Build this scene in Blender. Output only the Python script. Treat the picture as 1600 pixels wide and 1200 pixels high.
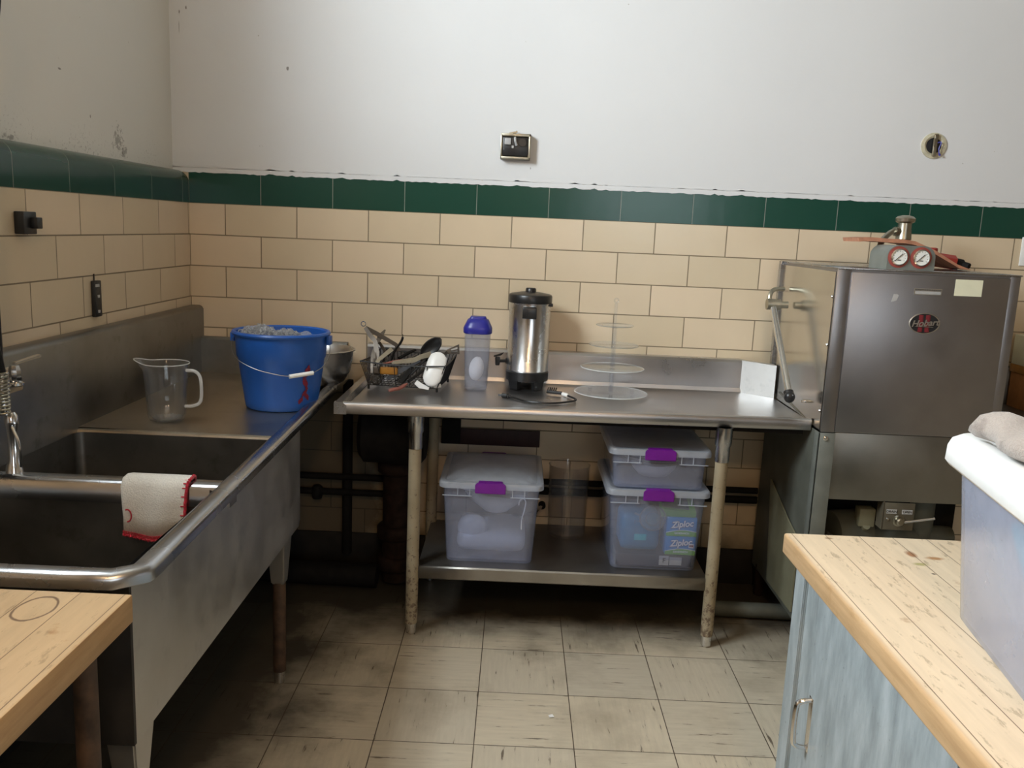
import bpy, bmesh, math, random
from mathutils import Vector, Matrix, Euler
random.seed(7)
for o in list(bpy.data.objects): bpy.data.objects.remove(o)
SC = bpy.context.scene
COL = SC.collection
PI = math.pi

# ------------------------------------------------------------------ camera
cam_d = bpy.data.cameras.new('camera'); cam = bpy.data.objects.new('camera', cam_d); COL.objects.link(cam)
yaw, pitch, roll = -0.0007, -0.177, 0.0436
cy_, sy_ = math.cos(yaw), math.sin(yaw); cp_, sp_ = math.cos(pitch), math.sin(pitch)
F = Vector((sy_*cp_, cy_*cp_, sp_)); r0 = Vector((cy_, -sy_, 0)); u0 = r0.cross(F)
RR = r0*math.cos(roll)+u0*math.sin(roll); UU = u0*math.cos(roll)-r0*math.sin(roll)
mw = Matrix.Identity(4)
for i in range(3):
    mw[i][0] = RR[i]; mw[i][1] = UU[i]; mw[i][2] = -F[i]
mw[0][3], mw[1][3], mw[2][3] = 1.4045, -3.7212, 1.5428
cam.matrix_world = mw
cam_d.sensor_width = 36; cam_d.lens = 1345.77/1600*36; cam_d.clip_start = 0.05
SC.camera = cam

# ------------------------------------------------------------------ world, daylight, exposure
w = bpy.data.worlds.new('sky'); SC.world = w; w.use_nodes = True
w.node_tree.nodes['Background'].inputs[0].default_value = (.62, .78, 1, 1)
w.node_tree.nodes['Background'].inputs[1].default_value = .6
SC.view_settings.view_transform = 'Standard'; SC.view_settings.look = 'None'
SC.view_settings.gamma = 1; SC.view_settings.exposure = 0.0
try: SC.view_settings.use_curve_mapping = False
except Exception: pass

def area(name, loc, direction, sx, sy, power, col):
    d = bpy.data.lights.new(name, 'AREA'); d.shape = 'RECTANGLE'; d.size = sx; d.size_y = sy
    d.energy = power; d.color = col
    o = bpy.data.objects.new(name, d); COL.objects.link(o); o.location = loc
    o.rotation_euler = Vector(direction).to_track_quat('-Z', 'Y').to_euler()
    return o
# daylight just outside the tall window in the left wall, plus an added fill light at an unseen rear window
WY0, WY1, WZ0, WZ1 = -2.70, -1.60, 2.30, 3.30
area('window_daylight', (-.19, (WY0+WY1)/2, (WZ0+WZ1)/2), (1, 0, 0), WZ1-WZ0, WY1-WY0, 238, (.90, .95, 1))
area('rear_fill_light', (3.1, -7.95, 2.2), (0, 1, 0), 1.5, 1.9, 50, (.9, .95, 1))

G = 1.5989           # green band, lower edge
U = .3048; R = .13225

# ------------------------------------------------------------------ material helpers
def srgb(r, g, b):
    f = lambda c: (c/255/12.92) if c/255 <= .04045 else ((c/255+.055)/1.055)**2.4
    return (f(r), f(g), f(b), 1)

class N:
    """small node-graph helper"""
    def __init__(s, name):
        s.m = bpy.data.materials.new(name); s.m.use_nodes = True; s.t = s.m.node_tree
        s.p = s.t.nodes['Principled BSDF']; s.out = s.t.nodes['Material Output']
    def n(s, typ, **kw):
        nd = s.t.nodes.new(typ)
        for k, v in kw.items():
            if k.startswith('i_'):
                key = k[2:]
                nd.inputs[int(key) if key.isdigit() else key].default_value = v
            else: setattr(nd, k, v)
        return nd
    def l(s, a, b): s.t.links.new(a, b)
    def coord(s, scale=(1, 1, 1), kind='obj', rot=(0, 0, 0)):
        if kind == 'obj': src = s.n('ShaderNodeTexCoord').outputs['Object']
        else: src = s.n('ShaderNodeNewGeometry').outputs['Position']
        mp = s.n('ShaderNodeMapping'); mp.inputs['Scale'].default_value = scale; mp.inputs['Rotation'].default_value = rot
        s.l(src, mp.inputs[0]); return mp.outputs[0]
    def noise(s, vec, scale, detail=4, rough=.55):
        nd = s.n('ShaderNodeTexNoise'); nd.inputs['Scale'].default_value = scale
        nd.inputs['Detail'].default_value = detail; nd.inputs['Roughness'].default_value = rough
        s.l(vec, nd.inputs['Vector']); return nd.outputs[0]
    def ramp(s, fac, stops):
        r = s.n('ShaderNodeValToRGB'); s.l(fac, r.inputs[0])
        e = r.color_ramp.elements
        while len(e) < len(stops): e.new(.5)
        for k, (p, c) in enumerate(stops):
            e[k].position = p; e[k].color = c if len(c) == 4 else (*c, 1)
        return r.outputs[0]
    def rng(s, fac, a, b, c, d):
        m = s.n('ShaderNodeMapRange'); s.l(fac, m.inputs[0])
        for k, v in zip((1, 2, 3, 4), (a, b, c, d)): m.inputs[k].default_value = v
        return m.outputs[0]
    def mix(s, fac, a, b, mode='MIX'):
        m = s.n('ShaderNodeMix', data_type='RGBA', blend_type=mode)
        for sock, v in ((m.inputs[0], fac), (m.inputs[6], a), (m.inputs[7], b)):
            if hasattr(v, 'links'): s.l(v, sock)
            else: sock.default_value = v
        return m.outputs[2]
    def math(s, op, a, b=None, clamp=False):
        m = s.n('ShaderNodeMath', operation=op); m.use_clamp = clamp
        for k, v in enumerate((a, b)):
            if v is None: continue
            if hasattr(v, 'links'): s.l(v, m.inputs[k])
            else: m.inputs[k].default_value = v
        return m.outputs[0]
    def bump(s, h, strength=.3, dist=.001, normal=None):
        b = s.n('ShaderNodeBump'); b.inputs['Strength'].default_value = strength; b.inputs['Distance'].default_value = dist
        s.l(h, b.inputs['Height'])
        if normal: s.l(normal, b.inputs['Normal'])
        return b.outputs[0]
    def set(s, **kw):
        for k, v in kw.items():
            k = {'base': 'Base Color', 'rough': 'Roughness', 'metal': 'Metallic', 'normal': 'Normal', 'alpha': 'Alpha',
                 'spec': 'Specular IOR Level', 'ecol': 'Emission Color', 'estr': 'Emission Strength', 'coat': 'Coat Weight',
                 'sheen': 'Sheen Weight', 'trans': 'Transmission Weight', 'sss': 'Subsurface Weight'}[k]
            if hasattr(v, 'links'): s.l(v, s.p.inputs[k])
            else: s.p.inputs[k].default_value = v
        return s.m

def plain(name, col, rough=.5, metal=0, var=.12, scale=30, bump=0, spec=.5):
    g = N(name); v = g.coord()
    n = g.noise(v, scale)
    d = tuple(c*(1-var) for c in col[:3])+(1,); h = tuple(min(1, c*(1+var)) for c in col[:3])+(1,)
    c = g.ramp(n, [(.3, d), (.7, h)])
    kw = dict(base=c, rough=rough, metal=metal, spec=spec)
    if bump: kw['normal'] = g.bump(n, bump, .002)
    return g.set(**kw)

def steel(name, col, r0=.28, r1=.45, brush=(2, 160, 160), smudge=.25, tint=None):
    g = N(name)
    v = g.coord(brush); n = g.noise(v, 1.0, 3)
    v2 = g.coord(); big = g.noise(v2, 4.5, 6, .6)
    dk = tuple(c*(1-smudge) for c in col[:3])+(1,)
    c = g.ramp(big, [(.3, dk), (.65, col)])
    if tint:
        sp = g.noise(v2, 13, 8, .7)
        c = g.mix(g.rng(sp, .56, .68, 0, .6), c, tint)
    r = g.rng(big, .3, .7, r0, r1)
    return g.set(base=c, metal=1.0, rough=r, normal=g.bump(n, .06, .0006))

def clear(name, tint=(.9, .93, 1, 1), haze=.10, rough=.08, ior=1.45, body=(.8, .85, .9, 1)):
    """thin clear plastic: transparent with fresnel reflection and a little diffuse haze"""
    g = N(name); t = g.t; t.nodes.remove(g.p)
    tr = g.n('ShaderNodeBsdfTransparent'); tr.inputs[0].default_value = tint
    gl = g.n('ShaderNodeBsdfGlossy'); gl.inputs['Roughness'].default_value = rough
    df = g.n('ShaderNodeBsdfDiffuse'); df.inputs[0].default_value = body
    tl = g.n('ShaderNodeBsdfTranslucent'); tl.inputs[0].default_value = body
    dd = g.n('ShaderNodeMixShader'); dd.inputs[0].default_value = .4; g.l(df.outputs[0], dd.inputs[1]); g.l(tl.outputs[0], dd.inputs[2])
    nz = g.noise(g.coord(), 14, 4)
    m1 = g.n('ShaderNodeMixShader'); g.l(g.rng(nz, .3, .7, haze*.9, haze*1.1), m1.inputs[0])
    g.l(tr.outputs[0], m1.inputs[1]); g.l(dd.outputs[0], m1.inputs[2])
    fr = g.n('ShaderNodeFresnel'); bf = g.n('ShaderNodeNewGeometry').outputs['Backfacing']   # thin sheet: same reflectance from both sides
    g.l(g.rng(bf, 0, 1, ior, 1/ior), fr.inputs[0])
    m2 = g.n('ShaderNodeMixShader'); g.l(fr.outputs[0], m2.inputs[0]); g.l(m1.outputs[0], m2.inputs[1]); g.l(gl.outputs[0], m2.inputs[2])
    g.l(m2.outputs[0], g.out.inputs[0]); return g.m

M = {}
# steel of the sink (old, dull), the table, the dish machine
M['sink_steel'] = steel('sink_steel', (.27, .265, .25, 1), .3, .46, (160, 2, 160), .3, (.16, .15, .135, 1))
M['deck_steel'] = steel('deck_steel', (.50, .45, .37, 1), .28, .42, (160, 2, 160), .2, (.34, .30, .25, 1))
M['apron_steel'] = steel('apron_steel', (.66, .65, .63, 1), .36, .52, (2, 2, 180), .15, (.5, .5, .49, 1))
M['table_steel'] = steel('table_steel', (.52, .51, .51, 1), .27, .40, (2, 160, 160), .15)
M['rim_steel'] = steel('rim_steel', (.50, .505, .52, 1), .2, .32, (2, 160, 160), .2)
M['hood_steel'] = steel('hood_steel', (.37, .365, .38, 1), .34, .42, (1.5, 160, 260), .12)
M['door_steel'] = steel('door_steel', (.66, .65, .62, 1), .15, .22, (160, 160, 2), .1)
M['lower_steel'] = steel('lower_steel', (.3, .29, .26, 1), .36, .5, (2, 160, 160), .2)
M['chrome'] = steel('chrome', (.8, .8, .8, 1), .1, .2, (40, 40, 40), .1)
M['pot_steel'] = steel('pot_steel', (.72, .72, .73, 1), .2, .38, (90, 90, 3), .3)
M['brass'] = steel('tarnished_nickel', (.5, .47, .38, 1), .25, .45, (30, 30, 30), .4)
M['utensil_steel'] = steel('utensil_steel', (.20, .175, .15, 1), .42, .55, (40, 40, 40), .3)
M['shelf_steel'] = steel('shelf_steel', (.4, .38, .35, 1), .35, .5, (2, 160, 160), .3)
M['grey_paint'] = plain('grey_paint', srgb(88, 90, 82), .55, 0, .2, 9)
M['angle_grey'] = plain('angle_grey', srgb(122, 126, 120), .45, .3, .12, 14)
M['olive_panel'] = plain('olive_panel', srgb(126, 124, 102), .5, 0, .1, 8)
M['black_plastic'] = plain('black_plastic', (.012, .012, .013, 1), .35)
M['black_wire'] = plain('black_wire', (.01, .01, .01, 1), .4)
M['dark_iron'] = plain('dark_iron', (.008, .007, .0065, 1), .75, 0, .4, 25, .3, .2)
M['rust_iron'] = plain('rusty_iron', (.020, .011, .008, 1), .75, 0, .6, 18, .4, .2)
M['dark_base'] = plain('grimy_base', (.012, .01, .009, 1), .75, 0, .5, 12, .3)
M['white_plastic'] = plain('white_plastic', (.88, .88, .86, 1), .35, 0, .03)
M['blue_plastic'] = plain('blue_plastic', srgb(32, 88, 172), .36, 0, .07, 6)
M['navy_lid'] = plain('navy_lid', srgb(38, 40, 140), .35, 0, .06)
M['purple'] = plain('purple_plastic', srgb(112, 24, 140), .35, 0, .08)
M['white_powder'] = plain('white_powder', (.82, .81, .79, 1), .8, 0, .05, 60, .3)
M['old_plaster'] = plain('old_plaster', srgb(190, 184, 160), .8, 0, .2, 40, .3)
M['red_mark'] = plain('red_marker', srgb(120, 20, 48), .5, 0, .3, 60)
M['red_paint'] = plain('red_paint', srgb(150, 48, 36), .45, 0, .15, 20)
M['gauge_red'] = plain('gauge_red', srgb(146, 66, 56), .5)
M['gauge_face'] = plain('gauge_face', (.82, .84, .8, 1), .4, 0, .03)
M['ink'] = plain('ink', (.01, .01, .012, 1), .5)
M['cream_label'] = plain('cream_label', srgb(226, 226, 200), .6, 0, .03)
M['silver_tape'] = plain('silver_tape', srgb(176, 176, 176), .45, 0)
M['badge_silver'] = steel('badge_silver', (.62, .6, .56, 1), .3, .4, (40, 40, 40), .1)
M['badge_red'] = plain('badge_red', srgb(120, 36, 44), .4)
M['tan_plastic'] = plain('tan_plastic', srgb(168, 160, 140), .45, 0, .1)
M['yellow_wood'] = plain('amber_handle', srgb(170, 116, 34), .45, 0, .2)
M['red_wood'] = plain('worn_red_handle', srgb(150, 92, 80), .6, 0, .25, 40)
M['ziploc_blue'] = plain('carton_blue', srgb(16, 132, 200), .45, 0, .04)
M['ziploc_green'] = plain('carton_green', srgb(110, 180, 50), .45, 0, .05)
M['ziploc_navy'] = plain('carton_navy', srgb(18, 40, 110), .45, 0, .05)
M['teal'] = plain('teal_plastic', srgb(20, 120, 160), .4, 0, .1)
M['aqua'] = plain('aqua_plastic', srgb(30, 190, 200), .4, 0, .1)
M['dark_blue_cloth'] = plain('dark_blue_carton', srgb(20, 24, 42), .6, 0, .1)
M['cardboard'] = plain('cardboard', srgb(176, 122, 70), .8, 0, .1, 30, .2)
M['wood_board'] = plain('rusty_board', srgb(140, 84, 56), .7, 0, .3, 30, .3)
M['board_edge'] = plain('board_edge', srgb(178, 124, 96), .75, 0, .22, 30, .3)
M['clear'] = clear('clear_acrylic', (.97, .98, 1, 1), .035, .05, 1.45)
M['acrylic_plate'] = clear('acrylic_plate', (.98, .99, .99, 1), .06, .05, 1.45)
M['pitcher_plastic'] = clear('pitcher_plastic', (.96, .965, .97, 1), .035, .06, 1.55)
M['bin_plastic'] = clear('bin_plastic', (.88, .91, .99, 1), .19, .12, 1.4, (.80, .84, 1, 1))
M['bin_lid'] = clear('bin_lid', (.84, .87, .92, 1), .50, .3, 1.4, (.82, .87, .95, 1))
M['acrylic_edge'] = clear('acrylic_edge', (.9, .92, .93, 1), .75, .1, 1.5, (.95, .97, .98, 1))
M['frost'] = clear('frosted_plastic', (.93, .94, .98, 1), .14, .12, 1.45, (.84, .87, .95, 1))
M['blue_bin'] = clear('blue_tinted_bin', (.90, .93, 1, 1), .34, .25, 1.35, (.80, .84, .97, 1))
M['film'] = clear('plastic_wrap', (.94, .96, 1, 1), .16, .12, 1.5, (.9, .93, 1, 1))
M['cut_glass'] = clear('cut_glass', (.9, .93, .95, 1), .18, .03, 1.7, (.9, .92, .95, 1))
M['bead_glass'] = clear('bead_glass', (.8, .82, .84, 1), .30, .02, 1.9, (.95, .96, .97, 1))
M['crockery'] = plain('crockery', (.75, .76, .78, 1), .3, 0, .04)
M['glass_pane'] = clear('window_glass', (.97, .99, .99, 1), .0, .02, 1.45)

# painted wall plaster (own dirt specks and cracks)
def plaster_mat(name, col, speck=.0, chips=()):
    g = N(name); v = g.coord(kind='pos')
    big = g.noise(v, 1.3, 5); med = g.noise(v, 12, 5)
    c = g.ramp(big, [(.3, tuple(x*.95 for x in col[:3])), (.7, col[:3])])
    sp = g.noise(g.coord((1, 1, 1), 'pos'), 34, 2, .5)
    c = g.mix(g.rng(sp, .775, .79, 0, .5), c, (.2, .16, .11, 1))
    if speck:
        # grime crumbs that gather just above the tile ledge
        z = g.n('ShaderNodeSeparateXYZ'); g.l(v, z.inputs[0])
        near = g.rng(z.outputs[2], 1.72, 1.9, 1, 0)
        cr = g.noise(v, 95, 3, .7)
        m = g.math('MULTIPLY', g.rng(cr, .58, .66, 0, .75), g.math('POWER', near, 2.0))
        patch = g.rng(g.noise(v, 5, 2), .45, .6, .15, 1)
        c = g.mix(g.math('MULTIPLY', m, patch), c, (.07, .05, .03, 1))
    sx = g.n('ShaderNodeSeparateXYZ'); g.l(v, sx.inputs[0])
    fine = g.noise(v, 70, 4, .7)
    for ax, u0, z0, eu, ez, k in chips:
        du = g.math('DIVIDE', g.math('SUBTRACT', sx.outputs[ax], u0), eu); dz = g.math('DIVIDE', g.math('SUBTRACT', sx.outputs[2], z0), ez)
        r = g.math('ADD', g.math('SQRT', g.math('ADD', g.math('MULTIPLY', du, du), g.math('MULTIPLY', dz, dz))), g.math('MULTIPLY', g.math('SUBTRACT', fine, .5), k))
        c = g.mix(g.rng(r, .6, 1.0, .7 if k < 4 else .5, 0), c, (.06, .045, .03, 1))
    return g.set(base=c, rough=.55, spec=.3, normal=g.bump(med, .25, .004))
M['plaster'] = plaster_mat('painted_plaster', (.715, .725, .735, 1), 0, ((0, .421, 2.158, .006, .010, 1.5), (0, .006, 2.378, .004, .008, 1), (0, -.022, 2.36, .003, .012, 2), (0, -.024, 2.30, .0012, .03, .6), (0, 1.44, 1.80, .002, .006, 1)))
M['plaster_left'] = plaster_mat('painted_plaster_left', (.74, .73, .68, 1), 1, ((1, -.887, 1.981, .012, .004, 1), (1, -.455, 1.762, .022, .022, 5), (1, -.50, 1.80, .03, .03, 8), (1, -.70, 1.86, .004, .006, 1), (1, -1.18, 1.742, .03, .008, 5)))

# glazed wall tile
def tile_mat(name, axis, off, c1, c2, mort, green=False):
    g = N(name); pos = g.n('ShaderNodeNewGeometry').outputs['Position']
    s = g.n('ShaderNodeSeparateXYZ'); g.l(pos, s.inputs[0])
    x = g.math('ADD', s.outputs[0 if axis == 'x' else 1], off)
    z = g.math('SUBTRACT', s.outputs[2], G-12*R)
    cb = g.n('ShaderNodeCombineXYZ'); g.l(x, cb.inputs[0]); g.l(z, cb.inputs[1])
    b = g.n('ShaderNodeTexBrick'); g.l(cb.outputs[0], b.inputs['Vector'])
    b.offset = .5; b.offset_frequency = 2; b.squash = 1
    for k, vv in (('Scale', 1), ('Brick Width', U), ('Row Height', .2 if green else R), ('Mortar Size', .0024), ('Mortar Smooth', .15), ('Bias', -.1)):
        b.inputs[k].default_value = vv
    b.inputs['Color1'].default_value = c1; b.inputs['Color2'].default_value = c2; b.inputs['Mortar'].default_value = mort
    v = g.coord(kind='pos')
    sm = g.noise(v, 5, 5)
    c = g.mix(g.rng(sm, .4, .75, 0, .16), b.outputs['Color'], tuple(q*.7 for q in c1[:3])+(1,))
    if axis == 'x':   # tiles darker with a noisy edge behind the sink plumbing and low down
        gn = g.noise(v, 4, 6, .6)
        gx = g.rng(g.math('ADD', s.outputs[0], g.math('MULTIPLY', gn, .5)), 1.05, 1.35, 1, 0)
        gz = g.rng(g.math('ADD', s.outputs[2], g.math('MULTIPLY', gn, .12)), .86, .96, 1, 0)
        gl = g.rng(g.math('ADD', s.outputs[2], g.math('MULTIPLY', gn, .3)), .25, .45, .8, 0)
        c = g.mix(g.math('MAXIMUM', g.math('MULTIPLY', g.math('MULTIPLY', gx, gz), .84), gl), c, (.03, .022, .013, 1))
    h = g.math('SUBTRACT', 1.0, b.outputs['Fac'])
    wav = g.noise(v, 9, 2)
    n1 = g.bump(wav, .12, .01); n2 = g.bump(h, .6, .002, n1)
    return g.set(base=c, rough=g.rng(b.outputs['Fac'], 0, 1, .22 if not green else .2, .8), normal=n2, spec=.35 if green else .45)
BE1, BE2, MO = (.72, .585, .42, 1), (.63, .52, .36, 1), (.22, .17, .11, 1)
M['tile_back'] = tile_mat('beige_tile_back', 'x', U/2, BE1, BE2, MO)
M['tile_left'] = tile_mat('beige_tile_left', 'y', .3194+0*U, BE1, BE2, MO)
GR1, GR2, GM = (.012, .062, .042, 1), (.010, .052, .036, 1), (.22, .24, .21, 1)

def green_mat(name, axis, off):
    g = N(name); pos = g.n('ShaderNodeNewGeometry').outputs['Position']
    s = g.n('ShaderNodeSeparateXYZ'); g.l(pos, s.inputs[0])
    x = g.math('ADD', s.outputs[0 if axis == 'x' else 1], off+U*20)
    fr = g.math('FRACT', g.math('DIVIDE', x, U))
    d = g.math('ABSOLUTE', g.math('SUBTRACT', fr, .5))
    j = g.rng(d, .4935, .4965, 0, 1)
    v = g.coord(kind='pos'); cell = g.math('FLOOR', g.math('DIVIDE', x, U))
    wn = g.n('ShaderNodeTexWhiteNoise'); wn.noise_dimensions = '1D'; g.l(cell, wn.inputs['W'])
    c = g.mix(wn.outputs[0], GR1, GR2)
    scr = g.noise(g.coord((6, 6, 220), 'pos'), 1.0, 3)
    c = g.mix(g.rng(scr, .74, .78, 0, .35), c, (.3, .34, .3, 1))
    c = g.mix(j, c, GM)
    wav = g.noise(v, 8, 2)
    return g.set(base=c, rough=.2, spec=.4, normal=g.bump(g.math('SUBTRACT', 1.0, j), .5, .002, g.bump(wav, .1, .01)))
M['green_back'] = green_mat('green_tile_back', 'x', 0)
M['green_left'] = green_mat('green_tile_left', 'y', .07)

# vinyl floor tiles: streaks turn 90 degrees from tile to tile; grime toward walls and under the sink
def floor_mat():
    g = N('vinyl_floor'); pos = g.n('ShaderNodeNewGeometry').outputs['Position']
    s = g.n('ShaderNodeSeparateXYZ'); g.l(pos, s.inputs[0])
    T = .3048
    fx = g.math('DIVIDE', g.math('SUBTRACT', s.outputs[0], 1.3343-20*T), T)
    fy = g.math('DIVIDE', g.math('ADD', s.outputs[1], .7299+40*T), T)
    ix, iy = g.math('FLOOR', fx), g.math('FLOOR', fy)
    ux, uy = g.math('FRACT', fx), g.math('FRACT', fy)
    dx = g.math('ABSOLUTE', g.math('SUBTRACT', ux, .5)); dy = g.math('ABSOLUTE', g.math('SUBTRACT', uy, .5))
    wob = g.noise(g.coord(kind='pos'), 25, 3)
    dd = g.math('MAXIMUM', dx, dy)
    seam = g.rng(g.math('ADD', dd, g.math('MULTIPLY', wob, .003)), .4945, .4985, 0, 1)
    cb = g.n('ShaderNodeCombineXYZ'); g.l(ix, cb.inputs[0]); g.l(iy, cb.inputs[1])
    wn = g.n('ShaderNodeTexWhiteNoise'); wn.noise_dimensions = '2D'; g.l(cb.outputs[0], wn.inputs[0])
    par = g.math('MODULO', g.math('ADD', ix, iy), 2.0)
    va = g.noise(g.coord((7, 70, 1), 'pos'), 1.0, 4, .6); vb = g.noise(g.coord((70, 7, 1), 'pos'), 1.0, 4, .6)
    st = g.n('ShaderNodeMix', data_type='FLOAT'); g.l(par, st.inputs[0]); g.l(va, st.inputs[2]); g.l(vb, st.inputs[3])
    streak = st.outputs[0]
    base = g.mix(wn.outputs[0], (.68, .59, .44, 1), (.58, .52, .41, 1))
    base = g.mix(g.rng(streak, .35, .7, 0, .35), base, (.42, .36, .27, 1))
    base = g.mix(g.rng(streak, .635, .68, 0, .85), base, (.10, .07, .045, 1))
    v = g.coord(kind='pos')
    blot = g.noise(v, 3.2, 6, .6)
    base = g.mix(g.rng(blot, .5, .72, 0, .45), base, (.26, .21, .14, 1))
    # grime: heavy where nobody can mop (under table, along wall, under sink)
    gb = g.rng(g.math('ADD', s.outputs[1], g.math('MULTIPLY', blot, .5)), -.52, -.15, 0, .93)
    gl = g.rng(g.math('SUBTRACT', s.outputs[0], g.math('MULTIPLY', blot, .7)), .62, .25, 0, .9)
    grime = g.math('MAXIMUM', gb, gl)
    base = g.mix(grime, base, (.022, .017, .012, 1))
    base = g.mix(seam, base, (.07, .045, .028, 1))
    return g.set(base=base, rough=g.rng(blot, .3, .7, .38, .6), spec=.35, normal=g.bump(g.math('SUBTRACT', 1.0, seam), .3, .001))
M['floor'] = floor_mat()

# maple butcher block: planks along Y, dark seams, stains, knife marks
def block_mat(name, base1, base2, pw, stains=(), edge=None):
    g = N(name); v = g.coord(kind='pos'); s = g.n('ShaderNodeSeparateXYZ'); g.l(v, s.inputs[0])
    f = g.math('DIVIDE', s.outputs[0], pw); ix = g.math('FLOOR', f); u = g.math('FRACT', f)
    wn = g.n('ShaderNodeTexWhiteNoise'); wn.noise_dimensions = '1D'; g.l(ix, wn.inputs['W'])
    grain = g.noise(g.coord((60, 5, 60), 'pos'), 1.0, 5, .6)
    c = g.mix(wn.outputs[0], base1, base2)
    c = g.mix(g.rng(grain, .35, .7, 0, .3), c, tuple(q*.62 for q in base1[:3])+(1,))
    d = g.math('ABSOLUTE', g.math('SUBTRACT', u, .5))
    seam = g.rng(d, .484, .492, 0, .85)
    sp = g.noise(v, 11, 6, .65)
    c = g.mix(g.rng(sp, .62, .72, 0, .75), c, (.32, .14, .04, 1))
    kn = g.noise(g.coord((30, 9, 30), 'pos', rot=(0, 0, .7)), 1.6, 6, .75)
    c = g.mix(g.rng(kn, .57, .64, 0, .5), c, (.25, .17, .09, 1))
    for x0, y0, ex, ey, col, ring in stains:
        dx = g.math('DIVIDE', g.math('SUBTRACT', s.outputs[0], x0), ex); dy = g.math('DIVIDE', g.math('SUBTRACT', s.outputs[1], y0), ey)
        r = g.math('SQRT', g.math('ADD', g.math('MULTIPLY', dx, dx), g.math('MULTIPLY', dy, dy)))
        r = g.math('ADD', r, g.math('MULTIPLY', g.math('SUBTRACT', g.noise(v, 45, 4), .5), .9 if not ring else .15))
        m_ = g.rng(g.math('ABSOLUTE', g.math('SUBTRACT', r, 1.0)), .03, .09, .8, 0) if ring else g.rng(r, .5, 1.1, .85, 0)
        c = g.mix(m_, c, col)
    c = g.mix(seam, c, (.12, .065, .03, 1))
    if edge:   # worn, oilier wood on the exposed side edge
        c = g.mix(g.rng(s.outputs[0], edge[0], edge[1], 0, .8), c, g.mix(g.rng(grain, .4, .65, 0, 1), (.55, .34, .16, 1), (.42, .24, .10, 1)))
    return g.set(base=c, rough=.42, spec=.4, normal=g.bump(grain, .12, .001))
M['block_right'] = block_mat('maple_block_right', (.74, .575, .39, 1), (.80, .65, .46, 1), .0757, ((2.268, -1.972, .012, .020, (.30, .10, .02, 1), 0), (2.31, -1.992, .022, .010, (.40, .18, .05, 1), 0), (2.262, -2.03, .018, .010, (.38, .34, .12, 1), 0), (2.12, -1.895, .010, .006, (.25, .13, .04, 1), 0), (2.265, -2.08, .005, .005, (.05, .03, .02, 1), 0)), (2.038, 2.030))
M['block_left'] = block_mat('maple_block_left', (.50, .335, .18, 1), (.60, .42, .24, 1), .0757, ((.64, -2.405, .030, .045, (.10, .05, .03, 1), 1), (.52, -2.44, .006, .012, (.05, .03, .02, 1), 0)), (.764, .768))

def painted_metal():
    g = N('blue_grey_cabinet_paint'); v = g.coord((1, 1, .25)); n = g.noise(v, 22, 6, .65)
    n2 = g.noise(g.coord(), 60, 5, .7)
    c = g.ramp(n, [(.25, srgb(122, 130, 132)), (.5, srgb(152, 161, 164)), (.75, srgb(178, 186, 189))])
    c = g.mix(g.rng(n2, .66, .7, 0, .5), c, srgb(90, 92, 88))
    return g.set(base=c, rough=.5, metal=.1, normal=g.bump(n2, .15, .001))
M['cabinet'] = painted_metal()

def leg_paint():
    g = N('flaking_leg_paint'); v = g.coord(kind='pos'); n = g.noise(v, 55, 6, .75); n2 = g.noise(v, 6, 3)
    s = g.n('ShaderNodeSeparateXYZ'); g.l(v, s.inputs[0])
    low = g.rng(s.outputs[2], .0, .5, .13, 0)
    m = g.rng(g.math('ADD', n, low), .60, .66, 0, .75)
    c = g.ramp(n2, [(.3, srgb(140, 126, 100)), (.7, srgb(164, 152, 128))])
    c = g.mix(m, c, (.08, .04, .025, 1))
    return g.set(base=c, rough=.55, normal=g.bump(m, .4, .001))
M['leg_paint'] = leg_paint()
M['brown_leg'] = plain('rust_brown_leg', srgb(70, 52, 38), .65, .1, .6, 22, .3)
def cloth(name, col, dirt=None):
    g = N(name); v = g.coord(); n = g.noise(v, 260, 3, .7); n2 = g.noise(v, 14, 4)
    c = g.ramp(n, [(.3, tuple(q*.8 for q in col[:3])), (.7, col[:3])])
    if dirt: c = g.mix(g.rng(n2, .56, .66, 0, .5), c, dirt)
    return g.set(base=c, rough=.95, spec=.1, sheen=.3, normal=g.bump(n, .9, .003))
M['terry'] = cloth('white_terry', (.74, .72, .66, 1))
M['red_yarn'] = cloth('red_yarn', (.5, .02, .04, 1))
M['rag'] = cloth('grey_rag', (.44, .385, .345, 1), (.13, .105, .09, 1))

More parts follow.
